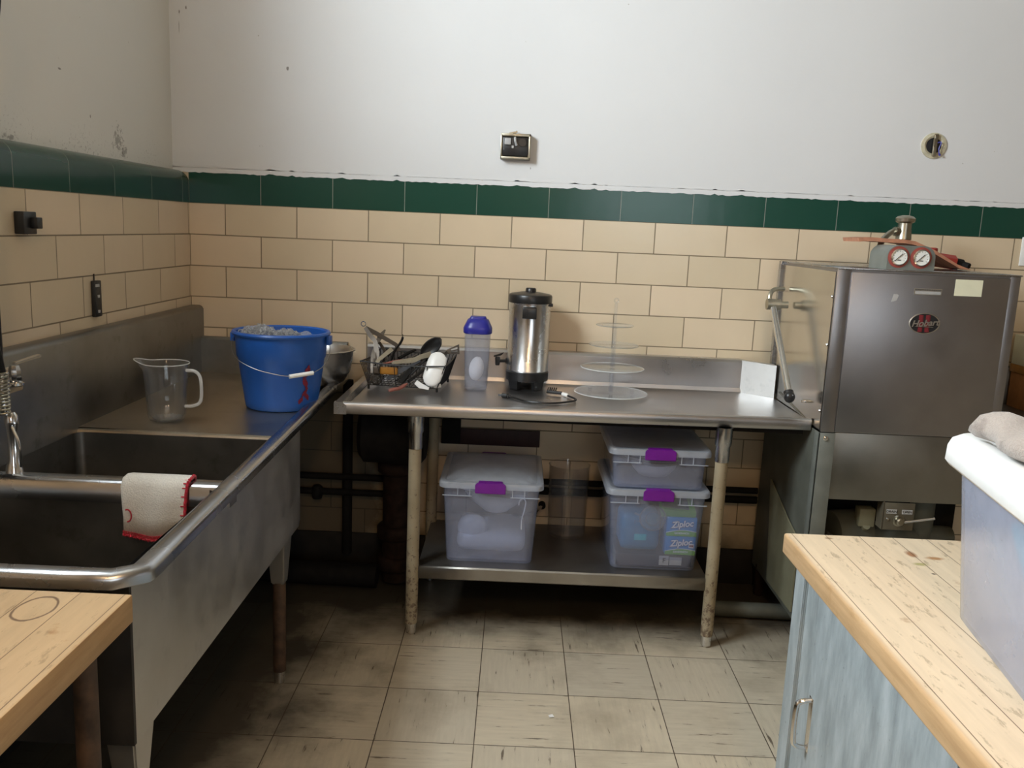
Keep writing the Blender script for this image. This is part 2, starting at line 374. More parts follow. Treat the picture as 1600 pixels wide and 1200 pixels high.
# ------------------------------------------------------------------ mesh helpers
class MB:
    def __init__(s): s.bm = bmesh.new(); s.mi = 0
    def _f(s, vs):
        try:
            f = s.bm.faces.new(vs); f.material_index = s.mi; return f
        except ValueError: return None
    def box(s, x0, x1, y0, y1, z0, z1, bev=0, mx=None, seg=2):
        vs = [Vector((x, y, z)) for x in (x0, x1) for y in (y0, y1) for z in (z0, z1)]
        b = [s.bm.verts.new(mx @ v if mx else v) for v in vs]
        fs = [s._f([b[i] for i in q]) for q in ((0, 1, 3, 2), (4, 6, 7, 5), (0, 4, 5, 1), (2, 3, 7, 6), (0, 2, 6, 4), (1, 5, 7, 3))]
        if bev:
            es = {e for f in fs for e in f.edges}
            bmesh.ops.bevel(s.bm, geom=list(es), offset=bev, segments=seg, affect='EDGES', profile=.5, clamp_overlap=True, material=s.mi)
        return s
    def hexa(s, p, bev=0):
        """8 corner points: bottom four (ccw) then top four"""
        b = [s.bm.verts.new(q) for q in p]
        fs = [s._f([b[i] for i in q]) for q in ((3, 2, 1, 0), (4, 5, 6, 7), (0, 1, 5, 4), (1, 2, 6, 5), (2, 3, 7, 6), (3, 0, 4, 7))]
        if bev:
            es = {e for f in fs for e in f.edges}
            bmesh.ops.bevel(s.bm, geom=list(es), offset=bev, segments=2, affect='EDGES', clamp_overlap=True, material=s.mi)
        return s
    def rings(s, rs, close=True, cap0=True, cap1=True):
        vv = [[s.bm.verts.new(p) for p in r] for r in rs]
        n = len(vv[0])
        for a, b in zip(vv, vv[1:]):
            for i in range(n if close else n-1):
                j = (i+1) % n; s._f([a[i], a[j], b[j], b[i]])
        if cap0: s._f(vv[0][::-1])
        if cap1: s._f(vv[-1])
        return s
    def lathe(s, c, prof, n=32, mx=None, cap0=True, cap1=True):
        rs = []
        for r, z in prof:
            ring = [Vector((r*math.cos(2*PI*k/n), r*math.sin(2*PI*k/n), z)) for k in range(n)]
            ring = [(mx @ q if mx else q)+Vector(c) for q in ring]
            rs.append(ring)
        return s.rings(rs, True, cap0, cap1)
    def tube(s, pts, r, n=8, closed=False, caps=True, flat=1.0):
        P = [Vector(p) for p in pts]
        rad = r if isinstance(r, (list, tuple)) else [r]*len(P)
        m = len(P); T = []
        for i in range(m):
            if closed: t = P[(i+1) % m]-P[i-1]
            else: t = P[min(i+1, m-1)]-P[max(i-1, 0)]
            T.append(t.normalized())
        up = Vector((0, 0, 1)) if abs(T[0].z) < .9 else Vector((1, 0, 0))
        nr = (up-T[0]*up.dot(T[0])).normalized(); rs = []
        for i in range(m):
            nr = (nr-T[i]*nr.dot(T[i])).normalized(); bn = T[i].cross(nr)
            rs.append([P[i]+(nr*math.cos(2*PI*k/n)*flat+bn*math.sin(2*PI*k/n))*rad[i] for k in range(n)])
        if closed: rs.append(rs[0])
        if closed:
            vv = [[s.bm.verts.new(p) for p in q] for q in rs[:-1]]; vv.append(vv[0])
            for a, b in zip(vv, vv[1:]):
                for k in range(n): s._f([a[k], a[(k+1) % n], b[(k+1) % n], b[k]])
            return s
        return s.rings(rs, True, caps, caps)
    def prism(s, pts, ext, bev=0):
        """closed polygon (3D points) extruded by vector"""
        e = Vector(ext); a = [s.bm.verts.new(Vector(p)) for p in pts]; b = [s.bm.verts.new(Vector(p)+e) for p in pts]
        n = len(a); fs = [s._f(a[::-1]), s._f(b)]
        for i in range(n): fs.append(s._f([a[i], a[(i+1) % n], b[(i+1) % n], b[i]]))
        if bev:
            es = {q for f in fs if f for q in f.edges}
            bmesh.ops.bevel(s.bm, geom=list(es), offset=bev, segments=2, affect='EDGES', clamp_overlap=True, material=s.mi)
        return s
    def sheet(s, grid, thick=None):
        vv = [[s.bm.verts.new(p) for p in row] for row in grid]
        for a, b in zip(vv, vv[1:]):
            for i in range(len(a)-1): s._f([a[i], a[i+1], b[i+1], b[i]])
        return s
    def torus(s, c, R_, r, mx=None, n=32, k=8):
        pts = [Vector((R_*math.cos(2*PI*i/n), R_*math.sin(2*PI*i/n), 0)) for i in range(n)]
        pts = [(mx @ p if mx else p)+Vector(c) for p in pts]
        return s.tube(pts, r, k, closed=True)
    def out(s, name, mats, parent=None, smooth=35, local=False, solid=0, recalc=True):
        if recalc: bmesh.ops.recalc_face_normals(s.bm, faces=s.bm.faces)
        me = bpy.data.meshes.new(name); s.bm.to_mesh(me); s.bm.free()
        o = bpy.data.objects.new(name, me); COL.objects.link(o)
        for m in (mats if isinstance(mats, (list, tuple)) else [mats]): me.materials.append(M[m] if isinstance(m, str) else m)
        if smooth:
            for p in me.polygons: p.use_smooth = True
            try: me.set_sharp_from_angle(angle=math.radians(smooth))
            except Exception: pass
        if parent is not None:
            o.parent = parent
            if not local: me.transform(WM[parent.name].inverted() if parent.name in WM else parent.matrix_world.inverted())
            WM[o.name] = WM.get(parent.name, Matrix.Identity(4))
        else: WM[o.name] = Matrix.Identity(4)
        if solid:
            md = o.modifiers.new('thickness', 'SOLIDIFY'); md.thickness = solid; md.offset = 0
        return o
WM = {}
def tag(o, label, cat, group=None, kind=None):
    o['label'] = label; o['category'] = cat
    if group: o['group'] = group
    if kind: o['kind'] = kind
    return o
def thing(name, label, cat, loc=(0, 0, 0), rz=0, group=None):
    o = bpy.data.objects.new(name, None); COL.objects.link(o); o.location = loc; o.rotation_euler = (0, 0, rz)
    o.empty_display_size = .05
    WM[o.name] = Matrix.Translation(loc) @ Matrix.Rotation(rz, 4, 'Z')
    return tag(o, label, cat, group)
def struct(o): o['kind'] = 'structure'; return o
def base_origin(o, loc):
    """move a single-mesh thing's origin to its base"""
    L = Vector(loc); o.data.transform(Matrix.Translation(-L)); o.location = L; WM[o.name] = Matrix.Translation(L); return o
def rr(x0, x1, y0, y1, r, z, n=5):
    pts = []
    for cx, cy, a in ((x1-r, y1-r, 0), (x0+r, y1-r, PI/2), (x0+r, y0+r, PI), (x1-r, y0+r, 1.5*PI)):
        for k in range(n+1):
            t = a+PI/2*k/n; pts.append(Vector((cx+r*math.cos(t), cy+r*math.sin(t), z)))
    return pts
def text(name, s, size, loc, rot, mat, parent, extr=.0004, shear=0, align='CENTER', sx=1, offset=0):
    cu = bpy.data.curves.new(name, 'FONT'); cu.body = s; cu.size = size; cu.extrude = extr; cu.shear = shear
    cu.align_x = align; cu.align_y = 'CENTER'; cu.offset = offset
    t = bpy.data.objects.new('tmp_text', cu); COL.objects.link(t)
    bpy.context.view_layer.update()
    me = bpy.data.meshes.new_from_object(t.evaluated_get(bpy.context.evaluated_depsgraph_get()))
    bpy.data.objects.remove(t); bpy.data.curves.remove(cu)
    me.name = name
    mx = Matrix.Translation(loc) @ Euler(rot).to_matrix().to_4x4() @ Matrix.Diagonal((sx, 1, 1, 1))
    if parent is not None: mx = WM[parent.name].inverted() @ mx
    me.transform(mx); me.materials.clear(); me.materials.append(M[mat])
    o = bpy.data.objects.new(name, me); COL.objects.link(o)
    if parent is not None: o.parent = parent
    WM[o.name] = WM.get(parent.name, Matrix.Identity(4)) if parent else Matrix.Identity(4)
    return o
def arc(c, r, a0, a1, n, u, v):
    c, u, v = Vector(c), Vector(u), Vector(v)
    return [c+(u*math.cos(a0+(a1-a0)*k/n)+v*math.sin(a0+(a1-a0)*k/n))*r for k in range(n+1)]
def spline(pts, n=8):
    P = [Vector(p) for p in pts]; P = [P[0]*2-P[1]]+P+[P[-1]*2-P[-2]]; o = []
    for i in range(1, len(P)-2):
        for k in range(n):
            t = k/n; a, b, c, d = P[i-1:i+3]
            o.append(.5*((2*b)+(c-a)*t+(2*a-5*b+4*c-d)*t*t+(3*b-3*c+d-a)*t**3))
    o.append(P[-2]); return o
def pebble(mb, c, rx, ry, rz, n=10, m=6, mx=None):
    rs = []
    for i in range(1, m):
        a = PI*i/m; rs.append([(lambda q: (mx @ q if mx else q)+Vector(c))(Vector((rx*math.sin(a)*math.cos(2*PI*k/n), ry*math.sin(a)*math.sin(2*PI*k/n), rz*math.cos(a)))) for k in range(n)])
    return mb.rings(rs)

# ------------------------------------------------------------------ room shell
XR, YF, ZC = 6.6, -7.6, 3.8
PX = -.065          # plaster plane of the left wall (tile stands proud at X=0)
PZ = G+.125         # where plaster meets the green band
m = MB(); m.box(-.4, XR+.3, YF-.3, .3, -.1, 0); struct(m.out('floor', 'floor', smooth=0))
m = MB(); m.box(-.4, XR+.3, YF-.3, .3, ZC, ZC+.1); struct(m.out('ceiling', plain('ceiling_paint', (.34, .30, .24, 1), .7, 0, .05, 2), smooth=0))
# back wall: tile face at Y=0, plaster above with a ragged lower edge
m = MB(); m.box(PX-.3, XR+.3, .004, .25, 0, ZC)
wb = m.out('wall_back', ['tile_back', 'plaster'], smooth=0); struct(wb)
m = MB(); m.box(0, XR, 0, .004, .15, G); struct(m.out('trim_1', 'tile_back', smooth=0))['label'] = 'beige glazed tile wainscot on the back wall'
m = MB(); m.box(0, XR, -.0015, .004, G, G+.132); struct(m.out('trim_2', 'green_back', smooth=0))['label'] = 'dark green tile band on the back wall'
m = MB(); rng = random.Random(3)
n = 420; x0 = PX-.2
low = [(x0+(XR-x0)*k/n, PZ+.002*rng.uniform(-1, 1)+(.004 if rng.random() < .05 else 0)) for k in range(n+1)]
a = [m.bm.verts.new((x, -.0035, z)) for x, z in low]; b = [m.bm.verts.new((x, -.0035, z+.02)) for x, z in low]; c = [m.bm.verts.new((x, .006, z)) for x, z in low]
for k in range(n):
    m._f([a[k], a[k+1], b[k+1], b[k]]); m._f([c[k], c[k+1], a[k+1], a[k]])
m.box(x0, XR, -.0035, .01, PZ+.0195, ZC)
struct(m.out('trim_3', 'plaster', smooth=0))['label'] = 'white painted plaster on the upper back wall'
m = MB(); m.box(0, XR, -.012, .002, 0, .165, .004); struct(m.out('baseboard_back', 'dark_base'))
# left wall with the tall window opening
m = MB()
for y0, y1, z0, z1 in ((YF, WY0, 0, ZC), (WY1, .1, 0, ZC), (WY0, WY1, 0, WZ0), (WY0, WY1, WZ1, ZC)):
    m.box(PX-.09, PX, y0, y1, z0, z1)
struct(m.out('wall_left', 'plaster_left', smooth=0))
m = MB(); m.box(PX, 0, YF, 0, 0, G)
struct(m.out('trim_4', 'tile_left', smooth=0))['label'] = 'beige glazed tile wainscot on the left wall'
prof = [(0, G), (0, G+.085)]+[(-.06+.06*math.cos(t), G+.085+.048*math.sin(t)) for t in [PI/2*k/8 for k in range(1, 9)]]+[(PX-.01, G+.133), (PX-.01, G)]
for k, (y0, y1) in enumerate(((YF, 0),)):
    m = MB(); m.prism([(x, y0, z) for x, z in prof], (0, y1-y0, 0))
    struct(m.out('trim_%d' % (5+k), 'green_left'))['label'] = 'dark green bullnose tile ledge on the left wall'
m = MB(); m.box(0, .01, YF, 0, 0, .165); struct(m.out('baseboard_left', 'dark_base', smooth=0))
# other walls
M['room_tan'] = plain('tan_wall_paint', (.30, .235, .16, 1), .7, 0, .05, 3)
m = MB(); m.box(XR, XR+.25, YF, .1, 0, ZC); struct(m.out('wall_right', 'room_tan', smooth=0))
m = MB()
RX0, RX1, RZ0, RZ1 = 2.15, 4.05, 1.4, 2.95
for x0, x1, z0, z1 in ((-.3, RX0, 0, ZC), (RX1, XR+.2, 0, ZC), (RX0, RX1, 0, RZ0), (RX0, RX1, RZ1, ZC)): m.box(x0, x1, YF-.25, YF, z0, z1)
struct(m.out('wall_front', 'room_tan', smooth=0))
def window(n, box, axis):
    """frame with mullions and one pane; box = a0,a1,z0,z1, plane position"""
    a0, a1, z0, z1, p = box
    def bx(mb, u0, u1, w0, w1, d):
        if axis == 'x': mb.box(p-d, p+d, u0, u1, w0, w1)
        else: mb.box(u0, u1, p-d, p+d, w0, w1)
    m = MB(); t = .05
    bx(m, a0, a1, z0, z0+t, .03); bx(m, a0, a1, z1-t, z1, .03); bx(m, a0, a0+t, z0, z1, .03); bx(m, a1-t, a1, z0, z1, .03)
    bx(m, a0, a1, (z0+z1)/2-.02, (z0+z1)/2+.02, .02); bx(m, (a0+a1)/2-.012, (a0+a1)/2+.012, z0, z1, .018)
    f = struct(m.out('window_%d' % n, 'white_plastic', smooth=0))
    m = MB(); bx(m, a0+t, a1-t, z0+t, z1-t, .003); m.out('pane', 'glass_pane', f, smooth=0)
window(1, (WY0, WY1, WZ0, WZ1, -.12), 'x')
window(2, (RX0, RX1, RZ0, RZ1, YF-.2), 'y')  # unseen window added around the rear fill light
# warm ceiling lamp behind the camera
lp = thing('ceiling_lamp', 'opal glass globe lamp hanging from the kitchen ceiling', 'lamp', (1.6, -4.6, 3.0))
g = N('opal_glass'); g.set(base=(.9, .85, .75, 1), ecol=(1, .72, .42, 1), estr=6.0); M['opal'] = g.m
m = MB(); pebble(m, (1.6, -4.6, 3.0), .14, .14, .13, 24, 14); m.out('lamp_shade', 'opal', lp)
m = MB(); m.lathe((1.6, -4.6, 3.12), [(.012, 0), (.012, .42)], 12); m.lathe((1.6, -4.6, 3.54), [(.05, 0), (.06, .06)], 20); m.out('stem', 'brass', lp)
ld = bpy.data.lights.new('lamp_glow', 'POINT'); ld.energy = 66; ld.color = (1, .64, .33); ld.shadow_soft_size = .15
lo = bpy.data.objects.new('lamp_glow', ld); COL.objects.link(lo); lo.location = (1.6, -4.6, 2.78)
# ------------------------------------------------------------------ sink unit (left wall)
def xr(y): return .693-.0282*y           # outer edge of the rolled rim
sk = thing('compartment_sink', 'long dull stainless steel sink with two deep bowls and drainboard along the left wall', 'sink', (.35, -1.2, 0))
DZ = .875; RZ = .902
# high splash against the left wall (hollow ledge on top) and lower splash on the back wall
m = MB()
m.prism([(.052, 0, .5), (.052, 0, 1.150), (.046, 0, 1.160), (.036, 0, 1.165), (.004, 0, 1.165), (.004, 0, .5)], (0, -2.26, 0))
m.out('left_splash', 'sink_steel', sk)
m = MB()
m.prism([(.052, -.038, .86), (.052, -.038, 1.022), (.052, -.030, 1.032), (.052, -.004, 1.032), (.052, -.004, .86)], (.63, 0, 0))
m.out('back_splash', 'sink_steel', sk)
# drainboard deck, dished to the rim
m = MB()
y0, y1 = -.036, -1.10
m.sheet([[Vector((.052, y, DZ+.003)), Vector((.3, y, DZ-.001)), Vector((xr(y)-.075, y, DZ)), Vector((xr(y)-.055, y, DZ+.003)), Vector((xr(y)-.044, y, RZ-.004))] for y in (y0, -.4, -.8, y1)])
m.sheet([[Vector((x, -1.10, DZ)), Vector((x, -1.108, DZ-.004)), Vector((x, -1.112, DZ-.014))] for x in (.052, .3, xr(-1.1)-.05)])
m.out('drainboard', 'deck_steel', sk, smooth=25)
# bowls
def bowl(y0, y1, zb=.53):
    m = MB(); xa = .053
    def ring(z, ins, r):
        pts = rr(xa+ins, .667-ins, y1+ins, y0-ins, r, z, 5)
        return pts
    vv = [ring(DZ-.01, 0, .025), ring(zb+.05, .004, .03), ring(zb+.015, .014, .04), ring(zb, .04, .05)]
    # open at the top: skin the inside only
    m.rings(vv, True, False, True)
    b = m.out('bowl', 'sink_steel', sk, smooth=50)
    d = MB(); d.torus(((xa+.667)/2, (y0+y1)/2, zb+.002), .045, .006); d.lathe(((xa+.667)/2, (y0+y1)/2, zb), [(.044, .001), (.03, .0), (.02, -.004)], 24)
    d.out('drain', 'chrome', b)
bowl(-1.112, -1.585); bowl(-1.635, -2.19)
# filler between bowl edge and rim, divider rolls
m = MB()
m.prism([(.06, -1.582, .82), (.06, -1.582, DZ-.006), (.06, -1.588, DZ+.001), (.06, -1.598, DZ+.004), (.06, -1.620, DZ+.004), (.06, -1.630, DZ+.001), (.06, -1.638, DZ-.006), (.06, -1.638, .82)], (xr(-1.6)-.06-.035, 0, 0))
m.out('divider', 'rim_steel', sk, smooth=60)
m = MB()
prof = [(-.075, DZ-.012), (-.052, DZ+.002), (-.046, RZ-.008), (-.040, RZ-.001), (-.030, RZ+.002), (-.012, RZ+.002), (-.003, RZ-.003), (0, RZ-.012), (0, RZ-.028), (-.012, RZ-.034)]
# right rim runs the whole length, chamfered corner, then front rim
path = []
for y in (-.036, -.5, -1.0, -1.5, -2.0, -2.205): path.append((xr(y), y, Vector((-1, 0, 0))))
path.append((xr(-2.2)-.004, -2.225, Vector((-.92, .38, 0))))
path.append((xr(-2.2)-.055, -2.268, Vector((-.38, .92, 0))))
for x in (.60, .3, .06): path.append((x, -2.272, Vector((0, 1, 0))))
rows = []
for (x, y, inn) in path:
    rows.append([Vector((x, y, 0))+inn*(-px)+Vector((0, 0, pz)) for px, pz in prof])
m.sheet(rows); m.out('rim', 'rim_steel', sk, smooth=60)
# outer shell of the bowls
m = MB()
m.prism([(.70, -2.19, .522), (.70, -2.19, RZ-.03), (.70, -.915, RZ-.03), (.70, -.915, .54), (.70, -.935, .522)], (-.012, 0, 0))
m.out('apron', 'apron_steel', sk)
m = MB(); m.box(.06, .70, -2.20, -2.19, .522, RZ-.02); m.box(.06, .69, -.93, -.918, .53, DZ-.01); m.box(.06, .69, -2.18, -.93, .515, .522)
m.out('shell', plain('shaded_sink_steel', (.03, .027, .024, 1), .6, .3, .3, 8), sk, smooth=0)  # steel colour darkened to imitate the shade on these faces
def pipe_leg(parent, x, y, z0, z1, r, mat='leg_paint', foot='chrome', collar=None, fh=.055):
    m = MB(); m.lathe((x, y, 0), [(r, z0+fh-.01), (r, z1)], 20); lg = m.out('leg', mat, parent)
    m = MB(); m.lathe((x, y, z0), [(r*.62, 0), (r*.84, .006), (r*.9, fh), (r*.7, fh)], 20); m.out('foot', foot, lg)
    if collar:
        m = MB(); m.lathe((x, y, 0), [(r*1.08, z1-collar), (r*1.12, z1-collar+.005), (r*1.12, z1-collar*.55), (r*1.3, z1-collar*.5), (r*1.3, z1), (r, z1)], 20)
        m.out('collar', 'rim_steel', lg)
    return lg
for x, y in ((.66, -1.03), (.66, -2.13), (.10, -1.03), (.10, -2.13)):
    lg = pipe_leg(sk, x, y, 0, .50, .021, 'rust_iron' if x < .3 else 'brown_leg')
    m = MB(); s_ = -1
    m.hexa([(x-.022, y-.022, .36), (x+.022, y-.022, .36), (x+.022, y+.022, .36), (x-.022, y+.022, .36),
            (x-.028, y-.050, .523), (x+.030, y-.050, .523), (x+.030, y+.050, .523), (x-.028, y+.050, .523)], .004)
    m.out('gusset', 'apron_steel', lg)
m = MB(); m.lathe((.687, -2.157, .40), [(.010, 0), (.010, .004)], 16, Matrix.Rotation(PI/2, 4, 'X')); m.out('bolt', 'ink', sk)
# pre-rinse faucet at the left edge of frame
fc = thing('prerinse_faucet', 'chrome pre-rinse faucet with spring hose at the left wall over the far bowl', 'faucet', (.09, -1.50, .95))
m = MB(); m.box(.052, .085, -1.76, -1.44, 1.06, 1.10, .006); m.lathe((.115, -1.605, 1.03), [(.022, 0), (.026, .02), (.026, .09), (.018, .11)], 20); m.tube([(.06, -1.605, 1.08), (.115, -1.605, 1.08)], .016, 12)
m.out('faucet_body', 'chrome', fc)
for y in (-1.72, -1.485):
    m = MB(); m.tube([(.055, y, 1.115), (.078, y, 1.115)], .015, 12); m.lathe((.088, y, 1.09), [(.012, 0), (.017, .008), (.017, .03), (.012, .045)], 8); m.torus((.088, y, 1.085), .017, .006, None, 16, 6)
    v = m.out('valve', 'chrome', fc)
    m = MB(); m.hexa([(.082, y-.004, 1.137), (.096, y-.008, 1.137), (.130, y+.060, 1.150), (.112, y+.068, 1.150), (.082, y-.004, 1.143), (.096, y-.008, 1.143), (.130, y+.060, 1.157), (.112, y+.068, 1.157)], .002)
    m.out('lever', 'chrome', v)
m = MB(); m.tube([(.122, -1.605, 1.13), (.122, -1.605, 1.80)], .0085, 12); m.out('riser', 'black_plastic', fc)
hp = spline([(.122, -1.605, 1.80), (.138, -1.60, 1.90), (.160, -1.59, 2.02), (.158, -1.60, 2.14), (.15, -1.68, 2.25), (.15, -1.80, 2.22), (.15, -1.84, 2.0), (.145, -1.80, 1.6), (.14, -1.66, 1.25), (.136, -1.62, 1.14)], 8)
m = MB(); m.tube(hp, .009, 10); hs = m.out('hose', 'black_plastic', fc)
cs = []
for k in range(12*14):
    t = k/(12*14); cs.append((.136+.0125*math.cos(2*PI*12*t), -1.62+.0125*math.sin(2*PI*12*t), 1.03+.11*t))
m = MB(); m.tube(cs, .0026, 6); m.out('spring', 'brass', fc)
m = MB(); m.lathe((.140, -1.60, .855), [(.020, 0), (.024, .008), (.018, .04), (.012, .055), (.012, .13), (.016, .15), (.016, .17), (.009, .18)], 20); m.out('spray_head', 'chrome', fc)
m = MB(); m.tube(spline([(.150, -1.615, 1.0), (.170, -1.625, .96), (.172, -1.625, .90)], 6), .0035, 8); m.out('trigger', 'chrome', fc)

# white dish cloth with red crocheted edge over the divider
def cloth_grid(off):
    g_ = []
    path = [(-1.571, .80), (-1.573, .84), (-1.577, .868), (-1.588, .884), (-1.609, .888), (-1.632, .884), (-1.643, .868), (-1.648, .83), (-1.65, .79), (-1.653, .745)]
    nx = 26
    for j, (y, z) in enumerate(path):
        row = []
        for i in range(nx+1):
            u = i/nx; f = j/len(path)
            x = .437+.16*u + .004*math.sin(9*f+u*4)
            yy = y-.004*math.sin(u*9+f*3)*(1 if j > 5 else 0)-off
            zz = z-(.012*math.sin(u*PI*1.1) if j == len(path)-1 else 0)
            row.append(Vector((x, yy, zz)))
        g_.append(row)
    return g_
cg = cloth_grid(0)
m = MB(); m.sheet(cg); cl = m.out('dish_cloth', 'terry', None, smooth=80, solid=.006)
base_origin(cl, (.517, -1.61, .745)); tag(cl, 'small white terry cloth with red edging hung over the sink divider', 'cloth')
edge = [r[-1] for r in cg]+cg[-1][::-1]
st = []
ep = spline(edge, 5)
for k, p in enumerate(ep): st.append(p+Vector((0, -.002+.0015*math.sin(k*2.1), .0022*math.sin(k*2.7))))
m = MB(); m.tube(st, .0042, 6)
for k, p in enumerate(ep[::3]):
    d = Vector((-.011, -.004, 0)) if k < 16 else Vector((0, -.004, .011))
    m.tube([p+Vector((0, -.003, 0)), p+d], .0016, 5)
m.out('crochet_edge', 'red_yarn', cl)
lp_ = [Vector((.452+.010*math.cos(t), -1.6575, .795+.016*math.sin(t))) for t in [-1.6+3.6*k/12 for k in range(13)]]
m = MB(); m.tube(lp_, .002, 6); m.out('hanging_loop', 'red_yarn', cl)

# ------------------------------------------------------------------ dish table (back wall)
tb = thing('dish_table', 'stainless steel dish table with raised rim and undershelf against the tiled back wall', 'table', (1.6, -.35, 0))
TX0, TX1 = .765, 2.508; TZ = .893
def yf(x): return -.690+.068*(x-TX0)/(TX1-TX0)      # slightly out of square front edge
m = MB()
# deck with raised front and left rolls
def deck_row(x, side=0):
    f = yf(x)
    return [Vector((x, f+.004, TZ-.030)), Vector((x, f, TZ-.026)), Vector((x, f, TZ+.008)), Vector((x, f+.004, TZ+.012)), Vector((x, f+.016, TZ+.0135)), Vector((x, f+.028, TZ+.012)),
            Vector((x, f+.036, TZ+.003)), Vector((x, f+.05, TZ)), Vector((x, -.3, TZ-.002)), Vector((x, -.075, TZ)), Vector((x, -.062, TZ+.004)), Vector((x, -.058, TZ+.02))]
rows = []
for x in (TX0, 1.0, 1.3, 1.6, 1.9, 2.2, 2.385, TX1): rows.append(deck_row(x))
m.sheet(rows)
m.out('tabletop', 'table_steel', tb, smooth=50)
m = MB(); m.prism([(TX0, yf(TX0), TZ-.03), (TX0, yf(TX0), TZ+.010), (TX0+.004, yf(TX0), TZ+.0135), (TX0+.03, yf(TX0), TZ+.0135), (TX0+.045, yf(TX0), TZ+.002), (TX0+.045, yf(TX0), TZ-.03)], (0, -yf(TX0)-.06, 0))
m.out('left_rim', 'rim_steel', tb)
m = MB(); m.prism([(2.385, 0, 0)]*0 or [(TX0+.01, -.058, TZ), (TX0+.01, -.058, 1.024), (TX0+.01, -.05, 1.034), (TX0+.01, -.004, 1.034), (TX0+.01, -.004, TZ)], (2.385-TX0-.01, 0, 0))
m.out('back_splash', 'table_steel', tb)
# angled splash return toward the dish machine
m = MB(); m.hexa([(2.385, -.058, TZ), (2.506, -.150, TZ), (2.506, -.135, TZ), (2.385, -.043, TZ), (2.385, -.058, 1.034), (2.506, -.150, 1.030), (2.506, -.10, 1.030), (2.385, -.008, 1.034)])
m.out('angled_splash', 'apron_steel', tb, smooth=0)
m = MB(); m.box(TX0+.03, TX1-.02, -.60, -.58, TZ-.05, TZ-.031); m.box(TX0+.03, TX1-.02, -.14, -.12, TZ-.05, TZ-.005); m.out('underframe', 'dark_iron', tb, smooth=0)
for x, y in ((1.055, -.628), (2.19, -.628), (1.075, -.12), (2.17, -.12)):
    pipe_leg(tb, x, y, 0, TZ-.03, .0235, collar=.13 if y < -.5 else .10)
m = MB()
m.sheet([[Vector((x, -.630, .225)), Vector((x, -.634, .229)), Vector((x, -.634, .270)), Vector((x, -.629, .275)), Vector((x, -.62, .275)), Vector((x, -.10, .275)), Vector((x, -.10, .24))] for x in (1.075, 1.3, 1.6, 1.9, 2.172)])
m.out('undershelf', 'shelf_steel', tb, smooth=40, solid=.0015)

# ------------------------------------------------------------------ pipes and dark plumbing below, along the back wall
def pipe(name, label, cat, pts, r, mat, base, group=None, extra=None):
    m = MB(); m.tube(pts, r, 14)
    if extra: extra(m)
    o = m.out(name, mat, None, smooth=50); base_origin(o, base); tag(o, label, cat, group); return o
pipe('water_pipe', 'upper dark horizontal water pipe on the wall below the drainboard', 'pipe', [(.06, -.055, .438), (.90, -.055, .438)], .015, 'dark_iron', (.5, -.055, .42))
def fit(m): m.lathe((.56, -.055, .335), [(.02, 0), (.024, .01), (.024, .05), (.016, .06)], 12)
pipe('water_pipe', 'lower dark horizontal water pipe with a hanging valve below the drainboard', 'pipe', [(.06, -.055, .368), (.90, -.055, .368)], .015, 'dark_iron', (.5, -.055, .35), extra=fit)
pipe('vent_pipe', 'thin black vertical pipe on the back wall left of the fat drain pipe', 'pipe', [(.69, -.035, .08), (.69, -.035, .87)], .022, 'dark_iron', (.69, -.035, .08))
def hub(m):
    for z in (.53, .24, .10): m.lathe((.93, -.16, z), [(.075, -.03), (.085, -.02), (.085, .02), (.075, .03)], 24)
pipe('drain_pipe', 'fat black cast iron drain pipe standing beside the left table leg', 'pipe', [(.93, -.16, .02), (.93, -.16, .60)], .062, 'rust_iron', (.93, -.16, .02), extra=hub)
pt = thing('grease_tank', 'round black tank hung under the dish table above the drain pipe', 'tank', (.90, -.25, .60))
m = MB(); m.lathe((.79, -.27, .70), [(.02, 0), (.10, .0), (.125, .02), (.125, .25), (.10, .27), (.02, .27)], 32, Matrix.Rotation(PI/2, 4, 'Y')); m.out('tank_body', 'dark_iron', pt)
m = MB(); m.tube([(.93, -.17, .60), (.93, -.2, .64), (.93, -.24, .68)], .05, 16); m.out('outlet', 'rust_iron', pt)
pipe('floor_pipe', 'dark pipe lying along the floor beneath the corner drainboard', 'pipe', [(.35, -.22, .06), (.86, -.24, .06)], .05, 'dark_iron', (.6, -.23, .01))
pipe('steam_pipe', 'dark horizontal pipe on the wall between the table leg and dish machine', 'pipe', [(1.52, -.05, .455), (2.505, -.05, .455)], .014, 'dark_iron', (2.0, -.05, .44))
pipe('steam_pipe', 'lower dark pipe on the wall behind the storage bins', 'pipe', [(1.52, -.05, .412), (2.505, -.05, .412)], .017, 'dark_iron', (2.0, -.05, .395))
m = MB(); m.box(1.10, 1.535, -.02, -.004, .60, .672, .002)
o = m.out('wall_board', plain('dark_red_board', (.035, .010, .008, 1), .6, 0, .3, 20), None); base_origin(o, (1.3, -.01, .6)); tag(o, 'dark red painted board fixed on the wall below the dish table', 'board')
m = MB(); m.box(1.105, 1.185, -.06, -.004, .61, .72, .004); m.tube([(1.145, -.03, .71), (1.145, -.03, .86)], .009, 10)
o = m.out('junction_box', 'dark_iron', None); base_origin(o, (1.145, -.03, .61)); tag(o, 'small black junction box on the wall behind the left table leg', 'electrical box')
pp = thing('pipe_stub', 'short chrome pipe stub poking from the wall behind the left storage bin', 'pipe', (1.56, 0, .33))
m = MB(); m.tube([(1.56, -.004, .335), (1.56, -.03, .335)], .016, 12); m.out('flange', 'dark_iron', pp)
m = MB(); m.tube([(1.56, -.02, .335), (1.53, -.12, .335), (1.49, -.15, .335)], .008, 10); m.out('stub', 'chrome', pp)
pipe('floor_pipe', 'grey pipe lying on the floor under the dish machine', 'pipe', [(2.25, -.36, .035), (3.2, -.38, .035)], .032, 'grey_paint', (2.7, -.37, 0))

